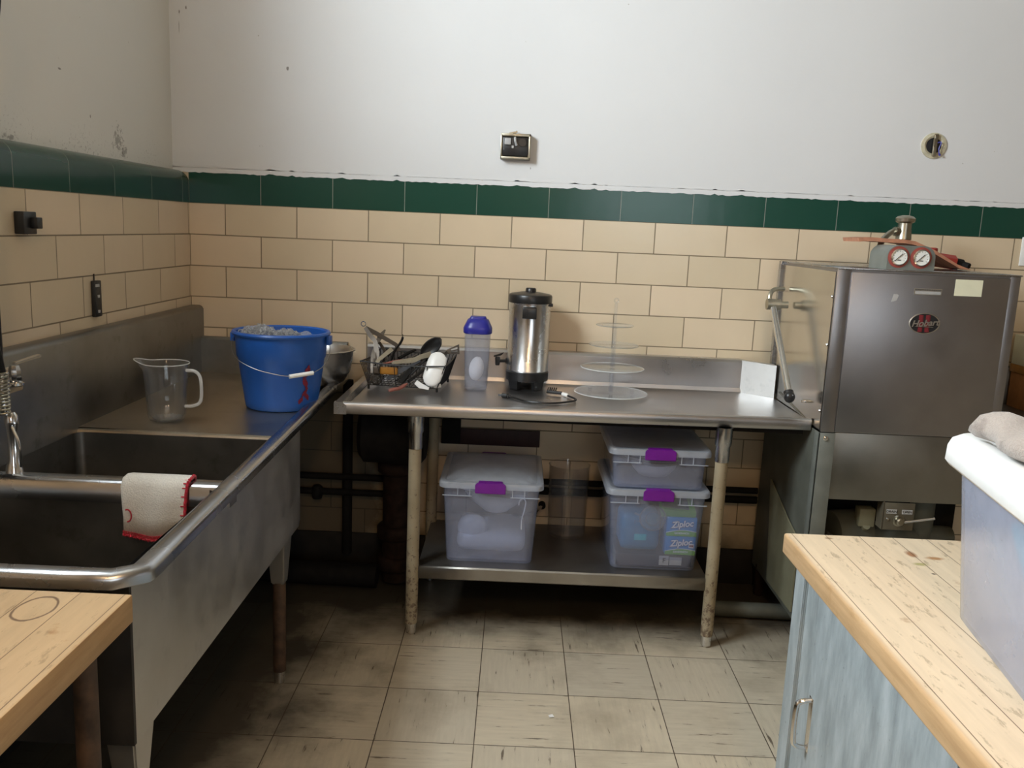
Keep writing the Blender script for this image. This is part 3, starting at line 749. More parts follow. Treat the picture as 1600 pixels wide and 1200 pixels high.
# ------------------------------------------------------------------ wall fittings
ob = thing('outlet_box', 'open metal outlet box with black receptacle on the white back wall', 'outlet box', (1.373, 0, 1.83))
m = MB(); X0, X1, Z0, Z1 = 1.312, 1.436, 1.832, 1.934
m.box(X0, X1, -.045, -.003, Z1-.012, Z1, .002); m.box(X0, X1, -.045, -.003, Z0, Z0+.009, .002); m.box(X0, X0+.006, -.045, -.003, Z0, Z1, .002); m.box(X1-.008, X1, -.045, -.003, Z0, Z1, .002); m.box(X0, X1, -.012, -.003, Z0, Z1)
m.tube([(1.345, -.03, Z1), (1.37, -.03, Z1+.006)], .004, 6); m.tube([(1.365, -.02, Z1), (1.378, -.02, Z1+.012)], .004, 6)
m.out('metal_box', 'brass', ob)
m = MB(); m.box(X0+.008, X1-.010, -.040, -.014, Z0+.012, Z1-.014, .004); m.tube([(1.402, -.036, 1.898), (1.402, -.050, 1.898)], .016, 16); m.out('receptacle', 'black_plastic', ob)
m = MB(); m.box(1.328, 1.354, -.048, -.038, 1.888, 1.915, .003); m.tube([(1.370, -.046, 1.918), (1.372, -.052, 1.902), (1.378, -.046, 1.886)], .005, 8); m.box(1.358, 1.366, -.044, -.040, 1.875, 1.885); m.out('contact', 'silver_tape', ob)
hb = thing('ceiling_box_hole', 'round wall hole with metal strap and loose wire above the dish machine', 'outlet hole', (3.11, 0, 1.92))
m = MB(); m.lathe((3.111, -.003, 1.962), [(.052, .0005), (.052, .006), (.040, .008), (.032, .004), (.031, .0005)], 40, Matrix.Rotation(PI/2, 4, 'X')); m.out('plaster_ring', 'old_plaster', hb)
m = MB(); m.lathe((3.111, -.004, 1.962), [(.031, 0), (.031, .003)], 32, Matrix.Rotation(PI/2, 4, 'X')); m.out('opening', 'ink', hb)
m = MB(); m.box(3.104, 3.122, -.020, -.014, 1.985, 2.008, .002); m.box(3.102, 3.119, -.020, -.014, 1.918, 1.988, .002); m.tube([(3.110, -.019, 1.962), (3.110, -.024, 1.962)], .007, 12); m.out('strap', 'brass', hb)
m = MB(); m.tube(spline([(3.118, -.012, 1.972), (3.134, -.02, 1.975), (3.128, -.02, 1.95), (3.130, -.02, 1.93)], 6), .0025, 6); m.tube([(3.130, -.02, 1.93), (3.136, -.02, 1.922)], .004, 8); m.out('wire', plain('blue_wire', srgb(60, 60, 150), .4), hb)
sw = thing('switch_box', 'small black switch box on the beige tile of the left wall', 'switch', (0, -1.26, 1.47))
m = MB(); m.box(.001, .03, -1.30, -1.235, 1.472, 1.535, .003); m.out('switch_body', 'black_plastic', sw)
m = MB(); m.box(.03, .05, -1.268, -1.24, 1.488, 1.52, .003); m.out('toggle', 'black_plastic', sw)
op = thing('receptacle_strip', 'narrow black electrical receptacle below a slot on the left wall', 'outlet', (0, -.86, 1.19))
m = MB(); m.box(.001, .016, -.882, -.838, 1.198, 1.318, .003); m.box(.001, .003, -.862, -.856, 1.318, 1.34); m.out('strip', 'black_plastic', op)
for y, z in ((-.868, 1.298), (-.868, 1.262), (-.868, 1.212), (-.880, 1.298)):
    m = MB(); m.box(.016, .019, y, y+.010, z, z+.009); m.out('terminal', 'silver_tape', op)
m = MB(); m.box(3.535, 3.60, -.006, -.001, 1.485, 1.605, .002); o = m.out('cover_plate', 'white_plastic', None); base_origin(o, (3.57, -.003, 1.485)); tag(o, 'white outlet cover plate on tile at the right edge', 'cover plate')
# ------------------------------------------------------------------ dish machine
dm = thing('dish_machine', 'tall boxy stainless steel commercial dishwasher right of the dish table', 'dishwasher', (2.83, -.38, 0))
HX0, HX1, HY0, HY1, HZ0, HZ1 = 2.513, 3.152, -.70, -.035, .877, 1.462
m = MB(); m.box(HX0+.006, HX1, HY0+.004, HY1, HZ0, HZ1-.002, .003)
m.out('hood_body', 'hood_steel', dm, smooth=0)
m = MB(); m.box(HX0+.052, HX1-.036, HY0-.004, HY0+.006, HZ0+.004, HZ1-.012, .002); m.out('front_panel', 'hood_steel', dm)
for x0, x1 in ((HX0+.002, HX0+.052), (HX1-.036, HX1)):
    m = MB(); m.box(x0, x1, HY0, HY0+.008, HZ0, HZ1-.004, .002); m.out('corner_post', 'hood_steel', dm)
m = MB(); m.box(HX0, HX1+.003, HY0-.004, HY1, HZ1-.004, HZ1+.001, .0015); m.out('top_lid', 'rim_steel', dm)
# sliding side door: mirror bright sheet in a raised channel
m = MB(); m.box(HX0, HX0+.006, HY0+.012, HY1-.035, .885, HZ1-.014, .001); dr = m.out('side_door', 'door_steel', dm, smooth=0)
m = MB(); m.box(HX0-.008, HX0+.006, HY1-.035, HY1-.012, .89, HZ1, .002); m.box(HX0-.010, HX0+.004, HY1-.05, HY1-.045, .89, HZ1-.01); m.out('door_channel', 'rim_steel', dr)
for z in (1.36, 1.19, .95):
    m = MB(); m.lathe((HX0-.001, HY0+.022, z), [(.006, 0), (.004, .003)], 12, Matrix.Rotation(-PI/2, 4, 'Y')); m.out('screw', 'chrome', dr)
m = MB(); m.prism([(HX0-.0045, -.20, .925), (HX0-.0045, -.56, .885), (HX0-.0045, -.56, .8905), (HX0-.0045, -.20, .931)], (.004, 0, 0)); m.out('guide_rail', 'lower_steel', dr)
# handle
m = MB(); m.tube([(2.415, -.235, 1.292), (2.468, -.235, 1.292)], .022, 20); m.tube([(2.455, -.235, 1.292), (2.50, -.235, 1.292)], .014, 12)
m.tube(spline([(2.428, -.22, 1.31), (2.434, -.21, 1.335), (2.455, -.19, 1.350), (2.50, -.16, 1.352)], 6), .009, 10); hd = m.out('handle_pivot', 'brass', dm)
m = MB(); m.tube([(2.437, -.255, 1.278), (2.448, -.51, .985)], .0135, 16); m.out('handle_rod', 'chrome', hd)
m = MB(); pebble(m, (2.449, -.525, .968), .021, .021, .023, 16, 10); m.tube([(2.448, -.51, .985), (2.449, -.525, .968)], .019, 14); m.out('handle_knob', 'black_plastic', hd)
m = MB(); m.box(2.496, HX0+.002, -.56, -.52, .955, .962, .001); m.tube([(2.49, -.535, .955), (HX0, -.535, .955)], .005, 8); m.out('latch', 'chrome', dm)
# wash tank below
m = MB(); m.box(HX0+.058, HX1-.005, HY0+.012, HY1-.02, .625, HZ0-.002, .003); m.out('wash_tank', 'lower_steel', dm)
m = MB(); m.prism([(HX0, HY0+.004, .12), (HX0, HY1-.01, .12), (HX0, HY1-.01, HZ0-.004), (HX0, HY0+.004, HZ0-.004)], (.004, 0, 0)); m.out('side_skirt', 'grey_paint', dm, smooth=0)
for x0, s in ((HX0-.002, 1), (HX1+.002, -1)):
    m = MB(); xa, xb = sorted((x0, x0+s*.060)); m.box(xa, xb, HY0+.0, HY0+.005, .10, HZ0-.003, .001); xa, xb = sorted((x0, x0+s*.005)); m.box(xa, xb, HY0, HY0+.045, .10, HZ0-.003, .001)
    lg = m.out('leg', 'angle_grey', dm)
    m = MB(); m.lathe((x0+s*.022, HY0+.03, 0), [(.028, 0), (.028, .006), (.016, .008), (.016, .06), (.022, .065), (.022, .12)], 16); m.out('foot', 'leg_paint', lg)
for x in (HX0+.02, HX1-.03):
    m = MB(); m.lathe((x, HY1-.08, 0), [(.02, 0), (.022, .01), (.022, .14)], 16); m.out('foot', 'rust_iron', dm)
m = MB(); m.lathe((HX0+.022, HY0-.001, .855), [(.009, 0), (.009, .003), (.004, .006)], 14, Matrix.Rotation(PI/2, 4, 'X')); m.out('bolt', 'chrome', dm)
m = MB(); m.prism([(HX0-.010, -.225, .56), (HX0-.010, -.50, .47), (HX0-.010, -.62, .44), (HX0-.010, -.62, .15), (HX0-.010, -.30, .145)], (.006, 0, 0)); m.out('access_plate', 'olive_panel', dm, smooth=0)
m = MB(); m.box(HX0+.01, HX1-.01, HY0+.20, HY1-.02, .13, .60); m.out('machine_base', 'dark_iron', dm, smooth=0)
# pump and controls under the tank
m = MB(); m.tube([(2.64, -.56, .46), (2.78, -.52, .46)], .08, 24); m.tube([(2.60, -.60, .45), (2.645, -.60, .42)], .03, 12); m.tube([(2.78, -.54, .455), (3.12, -.52, .44)], .045, 16); m.out('pump', 'grey_paint', dm)
m = MB(); m.tube([(3.00, -.53, .40), (3.00, -.53, .625)], .045, 20); m.lathe((3.00, -.53, .60), [(.065, 0), (.065, .012)], 20); m.out('overflow_pipe', 'grey_paint', dm)
m = MB(); m.box(2.725, 2.785, -.62, -.57, .502, .572, .004); m.tube([(2.755, -.62, .508), (2.755, -.60, .495)], .015, 10); m.out('terminal_box', 'olive_panel', dm)
m = MB(); m.box(2.778, 2.895, HY0+.01, HY0+.016, .518, .622, .006); m.box(2.778, 2.783, HY0+.01, HY0+.06, .52, .625); cp = m.out('control_plate', plain('bronze_grey', srgb(104, 98, 84), .4, .4, .1), dm)
m = MB(); m.lathe((2.838, HY0+.010, .556), [(.022, 0), (.022, .004), (.016, .006), (.015, .022), (.010, .026)], 24, Matrix.Rotation(PI/2, 4, 'X')); m.out('knob', 'brass', cp)
m = MB(); m.tube([(2.850, HY0-.01, .556), (2.950, HY0-.03, .582)], .0045, 10); m.out('lever', 'chrome', cp)
m = MB(); m.lathe((2.798, HY0+.010, .560), [(.006, 0), (.004, .005)], 12, Matrix.Rotation(PI/2, 4, 'X')); m.out('screw', 'chrome', cp)
for x, s in ((2.808, 'DRAIN'), (2.865, 'OPEN')):
    m = MB(); m.box(x-.017, x+.021, HY0+.0085, HY0+.0102, .581, .597); m.out('caption_strip', 'silver_tape', cp, smooth=0)
    text('caption', s, .013, (x+.002, HY0+.0080, .589), (PI/2, 0, 0), 'ink', cp)
# badge
BX, BZ = 2.835, 1.282
m = MB(); mx = Matrix.Rotation(PI/2, 4, 'X') @ Matrix.Diagonal((1.5, 1, 1, 1))
m.lathe((BX, HY0-.003, BZ), [(.0365, 0), (.0365, .002), (.034, .003), (.033, .002)], 48, mx); bd = m.out('badge', 'badge_silver', dm)
m = MB(); m.lathe((BX, HY0-.0055, BZ), [(.0335, 0), (.0335, .0006)], 48, mx); m.out('badge_field', 'ink', bd, smooth=0)
m = MB()
for x in (BX-.016, BX+.008):
    m.box(x-.006, x+.006, HY0-.0075, HY0-.0062, BZ-.030, BZ+.030); m.box(x+.0075, x+.009, HY0-.0075, HY0-.0062, BZ-.030, BZ+.030)
m.out('badge_stripe', 'badge_red', bd, smooth=0)
text('badge_lettering', 'Hobart', .031, (BX, HY0-.0088, BZ+.001), (PI/2, -.10, 0), 'badge_silver', bd, .0008, .35, sx=1.05, offset=.0006)
m = MB(); m.tube([(BX-.034, HY0-.009, BZ-.011), (BX+.030, HY0-.009, BZ-.012)], .0012, 6); m.out('badge_rule', 'badge_silver', bd)
m = MB(); m.box(2.925, 3.020, HY0-.0050, HY0-.0042, 1.383, 1.440); m.out('blank_label', 'cream_label', dm, smooth=0)
m = MB(); m.box(2.785, 2.882, HY0-.0050, HY0-.0042, 1.381, 1.404); m.out('data_plate', 'badge_silver', dm, smooth=0)
m = MB(); m.box(2.790, 2.878, HY0-.0056, HY0-.0049, 1.384, 1.394); m.out('tape_strip', 'silver_tape', dm, smooth=0)
m = MB()
for k in range(26): m.box(2.789+.0035*k, 2.7908+.0035*k, HY0-.0055, HY0-.0050, 1.397, 1.4005)
m.out('plate_print', 'ink', dm, smooth=0)
m = MB(); m.prism([(2.710, HY0-.0052, 1.352), (2.728, HY0-.0052, 1.358), (2.734, HY0-.0052, 1.376), (2.728, HY0-.0052, 1.380), (2.716, HY0-.0052, 1.380)], (0, .001, 0)); m.out('tape_scrap', 'silver_tape', dm, smooth=0)
# gauge housing on top
gx0, gx1, gy0, gy1, gz0, gz1 = 2.700, 2.868, -.655, -.50, HZ1+.001, 1.548
def housing(x0, x1, z0, z1, r, y):
    p = [Vector((x0, y, z0)), Vector((x1, y, z0))]
    p += [Vector((x1-r+r*math.cos(t), y, z1-r+r*math.sin(t))) for t in [PI/2*k/8 for k in range(9)]]
    p += [Vector((x0+r-r*math.sin(t), y, z1-r+r*math.cos(t))) for t in [PI/2*k/8 for k in range(9)]]
    return p
m = MB(); m.prism(housing(gx0, gx1, gz0, gz1, .04, gy0), (-.0, .155, 0)); gb = m.out('gauge_housing', 'angle_grey', dm, smooth=30)
for x in (2.739, 2.817):
    mx = Matrix.Rotation(PI/2, 4, 'X'); z = 1.507
    m = MB(); m.lathe((x, gy0, z), [(.0375, -.001), (.0375, .0015), (.030, .0015)], 36, mx); m.out('gauge_surround', 'gauge_red', gb, smooth=0)
    m = MB(); m.lathe((x, gy0, z), [(.029, 0), (.0295, .008), (.026, .010), (.025, .007)], 36, mx); gg = m.out('gauge', 'chrome', gb)
    m = MB(); m.lathe((x, gy0-.0072, z), [(.0252, 0), (.0252, .0004)], 36, mx); m.out('dial', 'gauge_face', gg, smooth=0) if False else m.out('dial', 'gauge_face', gb, smooth=0)
    m = MB(); m.tube([(x-.016, gy0-.0092, z-.014), (x+.010, gy0-.0092, z+.012)], .0011, 6)
    for k in range(11):
        a = -2.2+k*.44+PI/2; m.tube([(x+.019*math.cos(a), gy0-.0082, z+.019*math.sin(a)), (x+.0225*math.cos(a), gy0-.0082, z+.0225*math.sin(a))], .0006, 4)
    m.box(x-.006, x+.006, gy0-.0082, gy0-.0076, z-.012, z-.009); m.out('needle', 'ink', gb, smooth=0)
# supply fitting rising behind the gauges
sf = thing('supply_fitting', 'tarnished metal vacuum breaker fitting rising behind the twin gauges', 'pipe fitting', (2.905, -.30, HZ1))
m = MB(); m.lathe((2.905, -.30, HZ1+.001), [(.024, 0), (.024, .10), (.030, .11), (.026, .15), (.026, .172), (.036, .178), (.038, .190), (.030, .198), (.012, .203)], 28)
m.out('cap_body', 'brass', sf)
m = MB(); m.tube(spline([(2.895, -.30, 1.600), (2.865, -.31, 1.602), (2.835, -.33, 1.592), (2.80, -.36, 1.565), (2.78, -.38, 1.53), (2.775, -.385, HZ1+.004)], 6), .011, 12); m.out('bent_tube', 'brass', sf)
m = MB(); m.tube([(2.880, -.305, 1.601), (2.862, -.311, 1.602)], .018, 8); m.out('nut', 'brass', sf)
# splintered board lying over the housing and the machine top
m = MB()
P0 = [(2.652, 1.562), (2.70, 1.566), (2.76, 1.563), (2.82, 1.563), (2.862, 1.558), (2.94, 1.526), (3.03, 1.480), (3.075, HZ1+.002)]
top = [Vector((x, -.50+.006*math.sin(k*2.3), z+.007)) for k, (x, z) in enumerate(P0)]; bot = [Vector((x+.004, -.50+.004*math.sin(k*1.9), z-.007+(.003 if k == 7 else 0)*4)) for k, (x, z) in enumerate(P0)]
tb2 = [p+Vector((.015, .20, 0)) for p in top]; bb2 = [p+Vector((.015, .20, 0)) for p in bot]
m.rings([[a, b, c, d] for a, b, c, d in zip(top, bot, bb2, tb2)], True, True, True)
for v in m.bm.verts: v.co.z = max(v.co.z, HZ1+.002)
o = m.out('broken_board', 'board_edge', None, smooth=20); base_origin(o, (2.86, -.4, HZ1)); tag(o, 'jagged reddish brown board draped over the gauge housing on the dish machine', 'board')
rv = thing('red_valve', 'red painted valve lying behind the board on the dish machine', 'valve', (3.09, -.30, HZ1))
m = MB(); m.tube([(3.0, -.30, 1.503), (3.115, -.30, 1.490)], .028, 6); m.lathe((3.02, -.30, 1.50), [(.022, 0), (.022, .042), (.014, .045)], 14); m.out('valve_body', 'red_paint', rv)
m = MB(); m.tube([(3.115, -.30, 1.490), (3.15, -.30, 1.484)], .019, 6); m.tube([(3.148, -.31, 1.484), (3.162, -.33, 1.478)], .012, 6); m.out('coupling', 'dark_iron', rv)
for x in (2.99, 3.108):
    m = MB(); m.box(x, x+.018, -.31, -.29, HZ1+.001, 1.478); m.out('stand_off', 'dark_iron', rv)
sf.location.x += .026; sf.location.y += .065; rv.location.x += .03; rv.location.y += .065

# clean-side table right of the machine, and a box on it
ct = thing('side_table', 'dull stainless clean-dish table right of the dishwasher', 'table', (3.8, -.35, 0))
m = MB(); m.box(3.165, 4.5, -.68, -.05, .862, .893, .004); m.out('tabletop', 'lower_steel', ct)
m = MB(); m.box(3.165, 4.5, -.06, -.004, .893, 1.055, .004); m.out('back_splash', 'lower_steel', ct)
for x in (3.3, 4.4):
    for y in (-.62, -.12): pipe_leg(ct, x, y, 0, .862, .0215)
bx = thing('carton', 'brown cardboard carton with red print on the side table', 'box', (3.63, -.20, .893))
m = MB(); m.box(3.53, 3.83, -.32, -.07, .893, 1.04, .002); m.out('carton_body', 'cardboard', bx)
m = MB(); m.box(3.525, 3.84, -.325, -.065, 1.04, 1.075, .003); m.out('carton_lid', 'yellow_wood', bx)
m = MB(); m.box(3.525, 3.83, -.32, -.07, 1.075, 1.20, .002); m.out('upper_carton', 'cream_label', bx)
m = MB(); m.prism([(3.55, -.3208, 1.085), (3.60, -.3208, 1.085), (3.59, -.3208, 1.15), (3.57, -.3208, 1.17)], (0, -.0008, 0)); m.out('print', 'red_paint', bx, smooth=0)

# ------------------------------------------------------------------ left butcher block bench
lb = thing('butcher_block_table', 'maple butcher block table in front of the sink at lower left', 'table', (.39, -2.9, 0))
m = MB(); m.box(.03, .769, -3.55, -2.334, .849, .900, .004); m.out('butcher_top', 'block_left', lb, smooth=40)
for x, y in ((.722, -2.415), (.10, -2.415), (.722, -3.45), (.10, -3.45)):
    pipe_leg(lb, x, y, 0, .849, .019, 'brown_leg')
m = MB(); m.box(.10, .70, -3.5, -2.42, .20, .222, .004); m.out('undershelf', 'dark_iron', lb)
# ------------------------------------------------------------------ right butcher block bench with metal cabinet
rb = thing('kitchen_island', 'maple topped work bench with blue-grey metal cabinet at lower right', 'counter', (2.5, -2.6, 0))
m = MB(); m.box(2.028, 2.95, -3.60, -1.868, .853, .900, .006, seg=3); m.out('butcher_top', 'block_right', rb, smooth=50)
CX = 2.064
m = MB(); m.box(CX+.006, 2.90, -3.55, -1.93, .08, .853); m.out('cabinet_body', 'cabinet', rb, smooth=0)
m = MB(); m.prism([(CX-.012, -1.905, 0), (CX+.03, -1.905, 0), (CX+.03, -2.045, 0), (CX-.004, -2.045, 0), (CX-.004, -1.965, 0), (CX-.012, -1.965, 0)], (0, 0, .853), .002); m.out('corner_post', 'cabinet', rb)
m = MB(); m.box(CX-.012, CX+.006, -2.62, -2.052, .10, .845, .003); dr = m.out('door', 'cabinet', rb)
m = MB(); hy = -2.075; m.tube(spline([(CX-.012, hy, .612), (CX-.035, hy, .606), (CX-.042, hy, .59), (CX-.042, hy, .525), (CX-.035, hy, .508), (CX-.012, hy, .502)], 6), .0055, 10)
m.box(CX-.0135, CX-.011, hy-.01, hy+.01, .496, .618, .001); m.out('handle', 'chrome', dr)
m = MB(); m.box(CX-.012, CX+.006, -3.25, -2.63, .10, .845, .003); m.out('door', 'cabinet', rb)
m = MB(); m.box(CX-.0135, CX-.012, -2.305, -2.299, .3, .56); m.out('rub_strip', 'rim_steel', dr, smooth=0)
m = MB(); m.box(CX+.04, 2.86, -3.5, -1.97, 0, .08); m.out('plinth', 'dark_iron', rb, smooth=0)
# ------------------------------------------------------------------ blue bucket and glassware in it
bc = Vector((.567, -.648, 0))
bk = thing('bucket', 'blue plastic bucket with wire bail standing on the sink drainboard', 'bucket', (bc.x, bc.y, DZ+.001))
ell = Matrix.Diagonal((1, .96, 1, 1))
def brad(z): t = (z-.876)/.27; return .128+.030*t+(.004 if t > .68 else 0)
m = MB()
prof = [(.10, .878), (.122, .8765), (.127, .882), (.130, .90), (.152, 1.055), (.157, 1.063), (.161, 1.125), (.163, 1.138), (.171, 1.140), (.174, 1.146), (.171, 1.152), (.163, 1.153), (.158, 1.148), (.152, 1.06), (.125, .90), (.115, .885)]
m.lathe((bc.x, bc.y, 0), prof, 64, ell); m.out('bucket_shell', 'blue_plastic', bk, smooth=40)
m = MB(); m.tube(spline([(.398, -.655, 1.128), (.405, -.705, 1.10), (.445, -.780, 1.065), (.52, -.812, 1.035), (.60, -.812, 1.018), (.638, -.803, 1.013)], 6), .0013, 6)
m.tube(spline([(.708, -.757, 1.022), (.733, -.715, 1.04), (.742, -.66, 1.08), (.735, -.62, 1.125)], 6), .0013, 6); wr = m.out('bail', 'shelf_steel', bk)
m = MB(); m.tube([(.636, -.807, 1.013), (.708, -.762, 1.022)], .0075, 14); m.out('grip', 'white_plastic', wr)
for x in (.395, .739):
    m = MB(); m.box(x-.008, x+.008, -.668, -.632, 1.108, 1.140, .003); m.out('ear', 'blue_plastic', bk)
def smear(z0, z1, a0, a1, seed):
    r_ = random.Random(seed); m = MB(); n = 14; L_, R_ = [], []
    for k in range(n+1):
        z = z0+(z1-z0)*k/n; a = a0+(a1-a0)*k/n; wd = .012+.075*math.sin(PI*k/n)*r_.uniform(.35, 1.1); rr_ = brad(z)+.0012
        rr_ = .1535+.0025 if z > 1.058 and z < 1.07 else rr_
        rr_ = max(rr_, .130+(z-.9)*.142+.0022) if z < 1.055 else .1585+(z-1.063)*.065+.002
        for S_, s_ in ((L_, -1), (R_, 1)): S_.append(Vector((bc.x+rr_*math.cos(a+s_*wd), bc.y+.96*rr_*math.sin(a+s_*wd), z)))
    m.sheet([L_, R_]); return m
for k, q in enumerate(((1.00, 1.045, -.72, -.66), (.955, 1.005, -.66, -.78), (.93, .962, -.78, -.64), (.915, .945, -.58, -.70), (.905, .93, -.86, -.78))):
    smear(*q, 5+k).out('marker_scrawl', 'red_mark', bk, smooth=0)
def heap(c, rx, ry, zt, n, seed, name, label):
    r_ = random.Random(seed); m = MB()
    for k in range(n):
        a = r_.uniform(0, 2*PI); q = math.sqrt(r_.random()); x = c[0]+rx*q*math.cos(a); y = c[1]+ry*q*math.sin(a)
        z = zt+.024*(1-q*q)+r_.uniform(-.012, .004)
        mx = Euler((r_.uniform(-1.2, 1.2), r_.uniform(-1.2, 1.2), 0)).to_matrix().to_4x4()
        if k % 3 == 0: pebble(m, (x, y, z), .007, .007, .007, 8, 5)
        else: m.torus((x, y, z), .0095, .0019, mx, 12, 5)
    m.lathe((c[0], c[1], zt-.05), [(rx*.8, 0), (rx*.9, .03), (rx*.6, .05)], 20)
    o = m.out(name, 'bead_glass', None); base_origin(o, (c[0], c[1], zt-.05)); tag(o, label, 'glassware', None, 'stuff')
heap((.485, -.66), .062, .075, 1.142, 110, 1, 'glass_beads', 'left heap of clear glittering glass beads in the blue bucket')
heap((.60, -.69), .045, .06, 1.135, 80, 2, 'glass_beads', 'middle heap of clear glittering glass beads in the blue bucket')
m = MB(); mx = Euler((1.15, .1, 0)).to_matrix().to_4x4()
m.lathe((.667, -.70, 1.140), [(.020, -.003), (.022, 0), (.020, .003)], 28, mx)
for k in range(16):
    a = 2*PI*k/16; p = mx @ Vector((.019*math.cos(a), .019*math.sin(a), .004)); q = mx @ Vector((.004*math.cos(a), .004*math.sin(a), .004)); m.tube([Vector((.667, -.70, 1.140))+p, Vector((.667, -.70, 1.140))+q], .0011, 4)
o = m.out('glass_disc', 'cut_glass', None); base_origin(o, (.667, -.70, 1.12)); tag(o, 'round cut glass disc with radiating ribs at right inside blue bucket', 'glassware')

# mixing bowl
m = MB(); m.lathe((.588, -.215, .878), [(.055, 0), (.085, .001), (.118, .02), (.142, .06), (.152, .11), (.155, .146), (.161, .147), (.162, .151), (.157, .153), (.151, .148), (.148, .11), (.138, .062), (.114, .024), (.083, .005)], 56)
o = m.out('mixing_bowl', 'pot_steel', None, smooth=50); base_origin(o, (.588, -.215, .878)); tag(o, 'stainless steel mixing bowl on the drainboard behind the blue bucket', 'bowl')

# pitcher
pc = Vector((.268, -.945, DZ+.001))
pi_ = thing('pitcher', 'clear fluted plastic pitcher on the drainboard left of the bucket', 'pitcher', pc)
m = MB(); n = 72; rs = []
def prad(z): return .058+.012*(z/.19)
def pring(r, z, spout=0):
    out = []
    for k in range(n):
        a = 2*PI*k/n; fl = .0011*math.cos(a*24) if .01 < z < .165 else 0
        d = math.cos(a-PI); s_ = spout*max(0, d)**14
        out.append(Vector((pc.x+(r+fl+s_*.030)*math.cos(a), pc.y+(r+fl+s_*.03)*math.sin(a), pc.z+z+s_*.010)))
    return out
rs = [pring(.048, .001), pring(.055, .004), pring(prad(.02), .02), pring(prad(.08), .08), pring(prad(.15), .15), pring(prad(.16)+.0005, .166, .25), pring(prad(.18)+.003, .180, .7), pring(prad(.19)+.005, .190, 1),
      pring(prad(.19)+.002, .190, 1), pring(prad(.18), .180, .7), pring(prad(.16)-.003, .165, .2), pring(prad(.08)-.003, .08), pring(prad(.02)-.003, .02), pring(.045, .008)]
m.rings(rs); m.out('pitcher_body', 'pitcher_plastic', pi_, smooth=60)
m = MB(); m.tube(spline([(pc.x+.066, pc.y, pc.z+.168), (pc.x+.095, pc.y, pc.z+.166), (pc.x+.112, pc.y, pc.z+.145), (pc.x+.115, pc.y, pc.z+.09), (pc.x+.108, pc.y, pc.z+.062), (pc.x+.085, pc.y, pc.z+.05), (pc.x+.060, pc.y, pc.z+.048)], 8), .0055, 10); m.out('handle', 'acrylic_edge', pi_)
rim = pring(prad(.19)+.0035, .190, 1); m = MB(); m.tube(rim, .0018, 6, closed=True); m.out('rim', 'acrylic_edge', pi_)
m = MB(); m.lathe((pc.x, pc.y, pc.z+.006), [(.044, 0), (.046, .003), (.03, .004)], 32)
for k in range(20):
    a = k*2.4; q = .04*math.sqrt(k/20); pebble(m, (pc.x+q*math.cos(a), pc.y+q*math.sin(a), pc.z+.012), .004, .004, .003, 6, 4)
m.out('textured_base', 'cut_glass', pi_)

# ------------------------------------------------------------------ wire basket with utensils
BZ0 = TZ+.003
ba = thing('wire_basket', 'black wire basket full of kitchen utensils at left end of the dish table', 'basket', (.97, -.25, BZ0))
tr = [Vector((.800, -.365, BZ0+.112)), Vector((1.135, -.385, BZ0+.108)), Vector((1.165, -.11, BZ0+.125)), Vector((.835, -.095, BZ0+.125))]
br = [Vector((.832, -.350, BZ0+.016)), Vector((1.105, -.365, BZ0+.014)), Vector((1.130, -.13, BZ0+.014)), Vector((.855, -.118, BZ0+.014))]
def loop(c4, sag=0):
    o = []
    for i in range(4):
        a, b = c4[i], c4[(i+1) % 4]
        for k in range(8):
            t = k/8; p = a.lerp(b, t); p = p-Vector((0, 0, sag*math.sin(PI*t))); o.append(p)
    return o
m = MB(); m.tube(loop(tr, .008), .0028, 8, closed=True); m.out('rim_wire', 'black_wire', ba)
m = MB(); m.tube(loop(br), .0022, 6, closed=True)
for i, cnt in ((0, 5), (1, 20), (2, 22), (3, 16)):
    for k in range(cnt+1):
        t = k/cnt; a = tr[i].lerp(tr[(i+1) % 4], t)-Vector((0, 0, .008*math.sin(PI*t))); b = br[i].lerp(br[(i+1) % 4], t)
        m.tube([a, b], .0017, 5)
for k in range(1, 18):
    t = k/18; m.tube([br[0].lerp(br[1], t), br[3].lerp(br[2], t)], .0014, 5)
for k in range(1, 5):
    t = k/5; m.tube([br[0].lerp(br[3], t), br[1].lerp(br[2], t)], .0014, 5)
m.out('wire_grid', 'black_wire', ba)
m = MB()
for p in br: m.tube([p+Vector((0, 0, .002)), Vector((p.x, p.y, BZ0))], .0045, 8)
m.out('foot', 'black_plastic', ba)

UG = 'kitchen utensils in the wire basket'
def bar(m, pts, ws, th=.002, up=(0, -1, 0)):
    """flat strip through pts, widths ws, facing up-vector"""
    P = [Vector(p) for p in pts]; u = Vector(up); rs = []
    for i, p in enumerate(P):
        t = (P[min(i+1, len(P)-1)]-P[max(i-1, 0)]).normalized(); s_ = t.cross(u).normalized(); nn = s_.cross(t).normalized()
        w_ = ws[i]/2; rs.append([p+s_*w_+nn*th/2, p-s_*w_+nn*th/2, p-s_*w_-nn*th/2, p+s_*w_-nn*th/2])
    m.rings(rs)
def utensil(name, label, cat, base): return thing(name, label, cat, base, 0, UG)
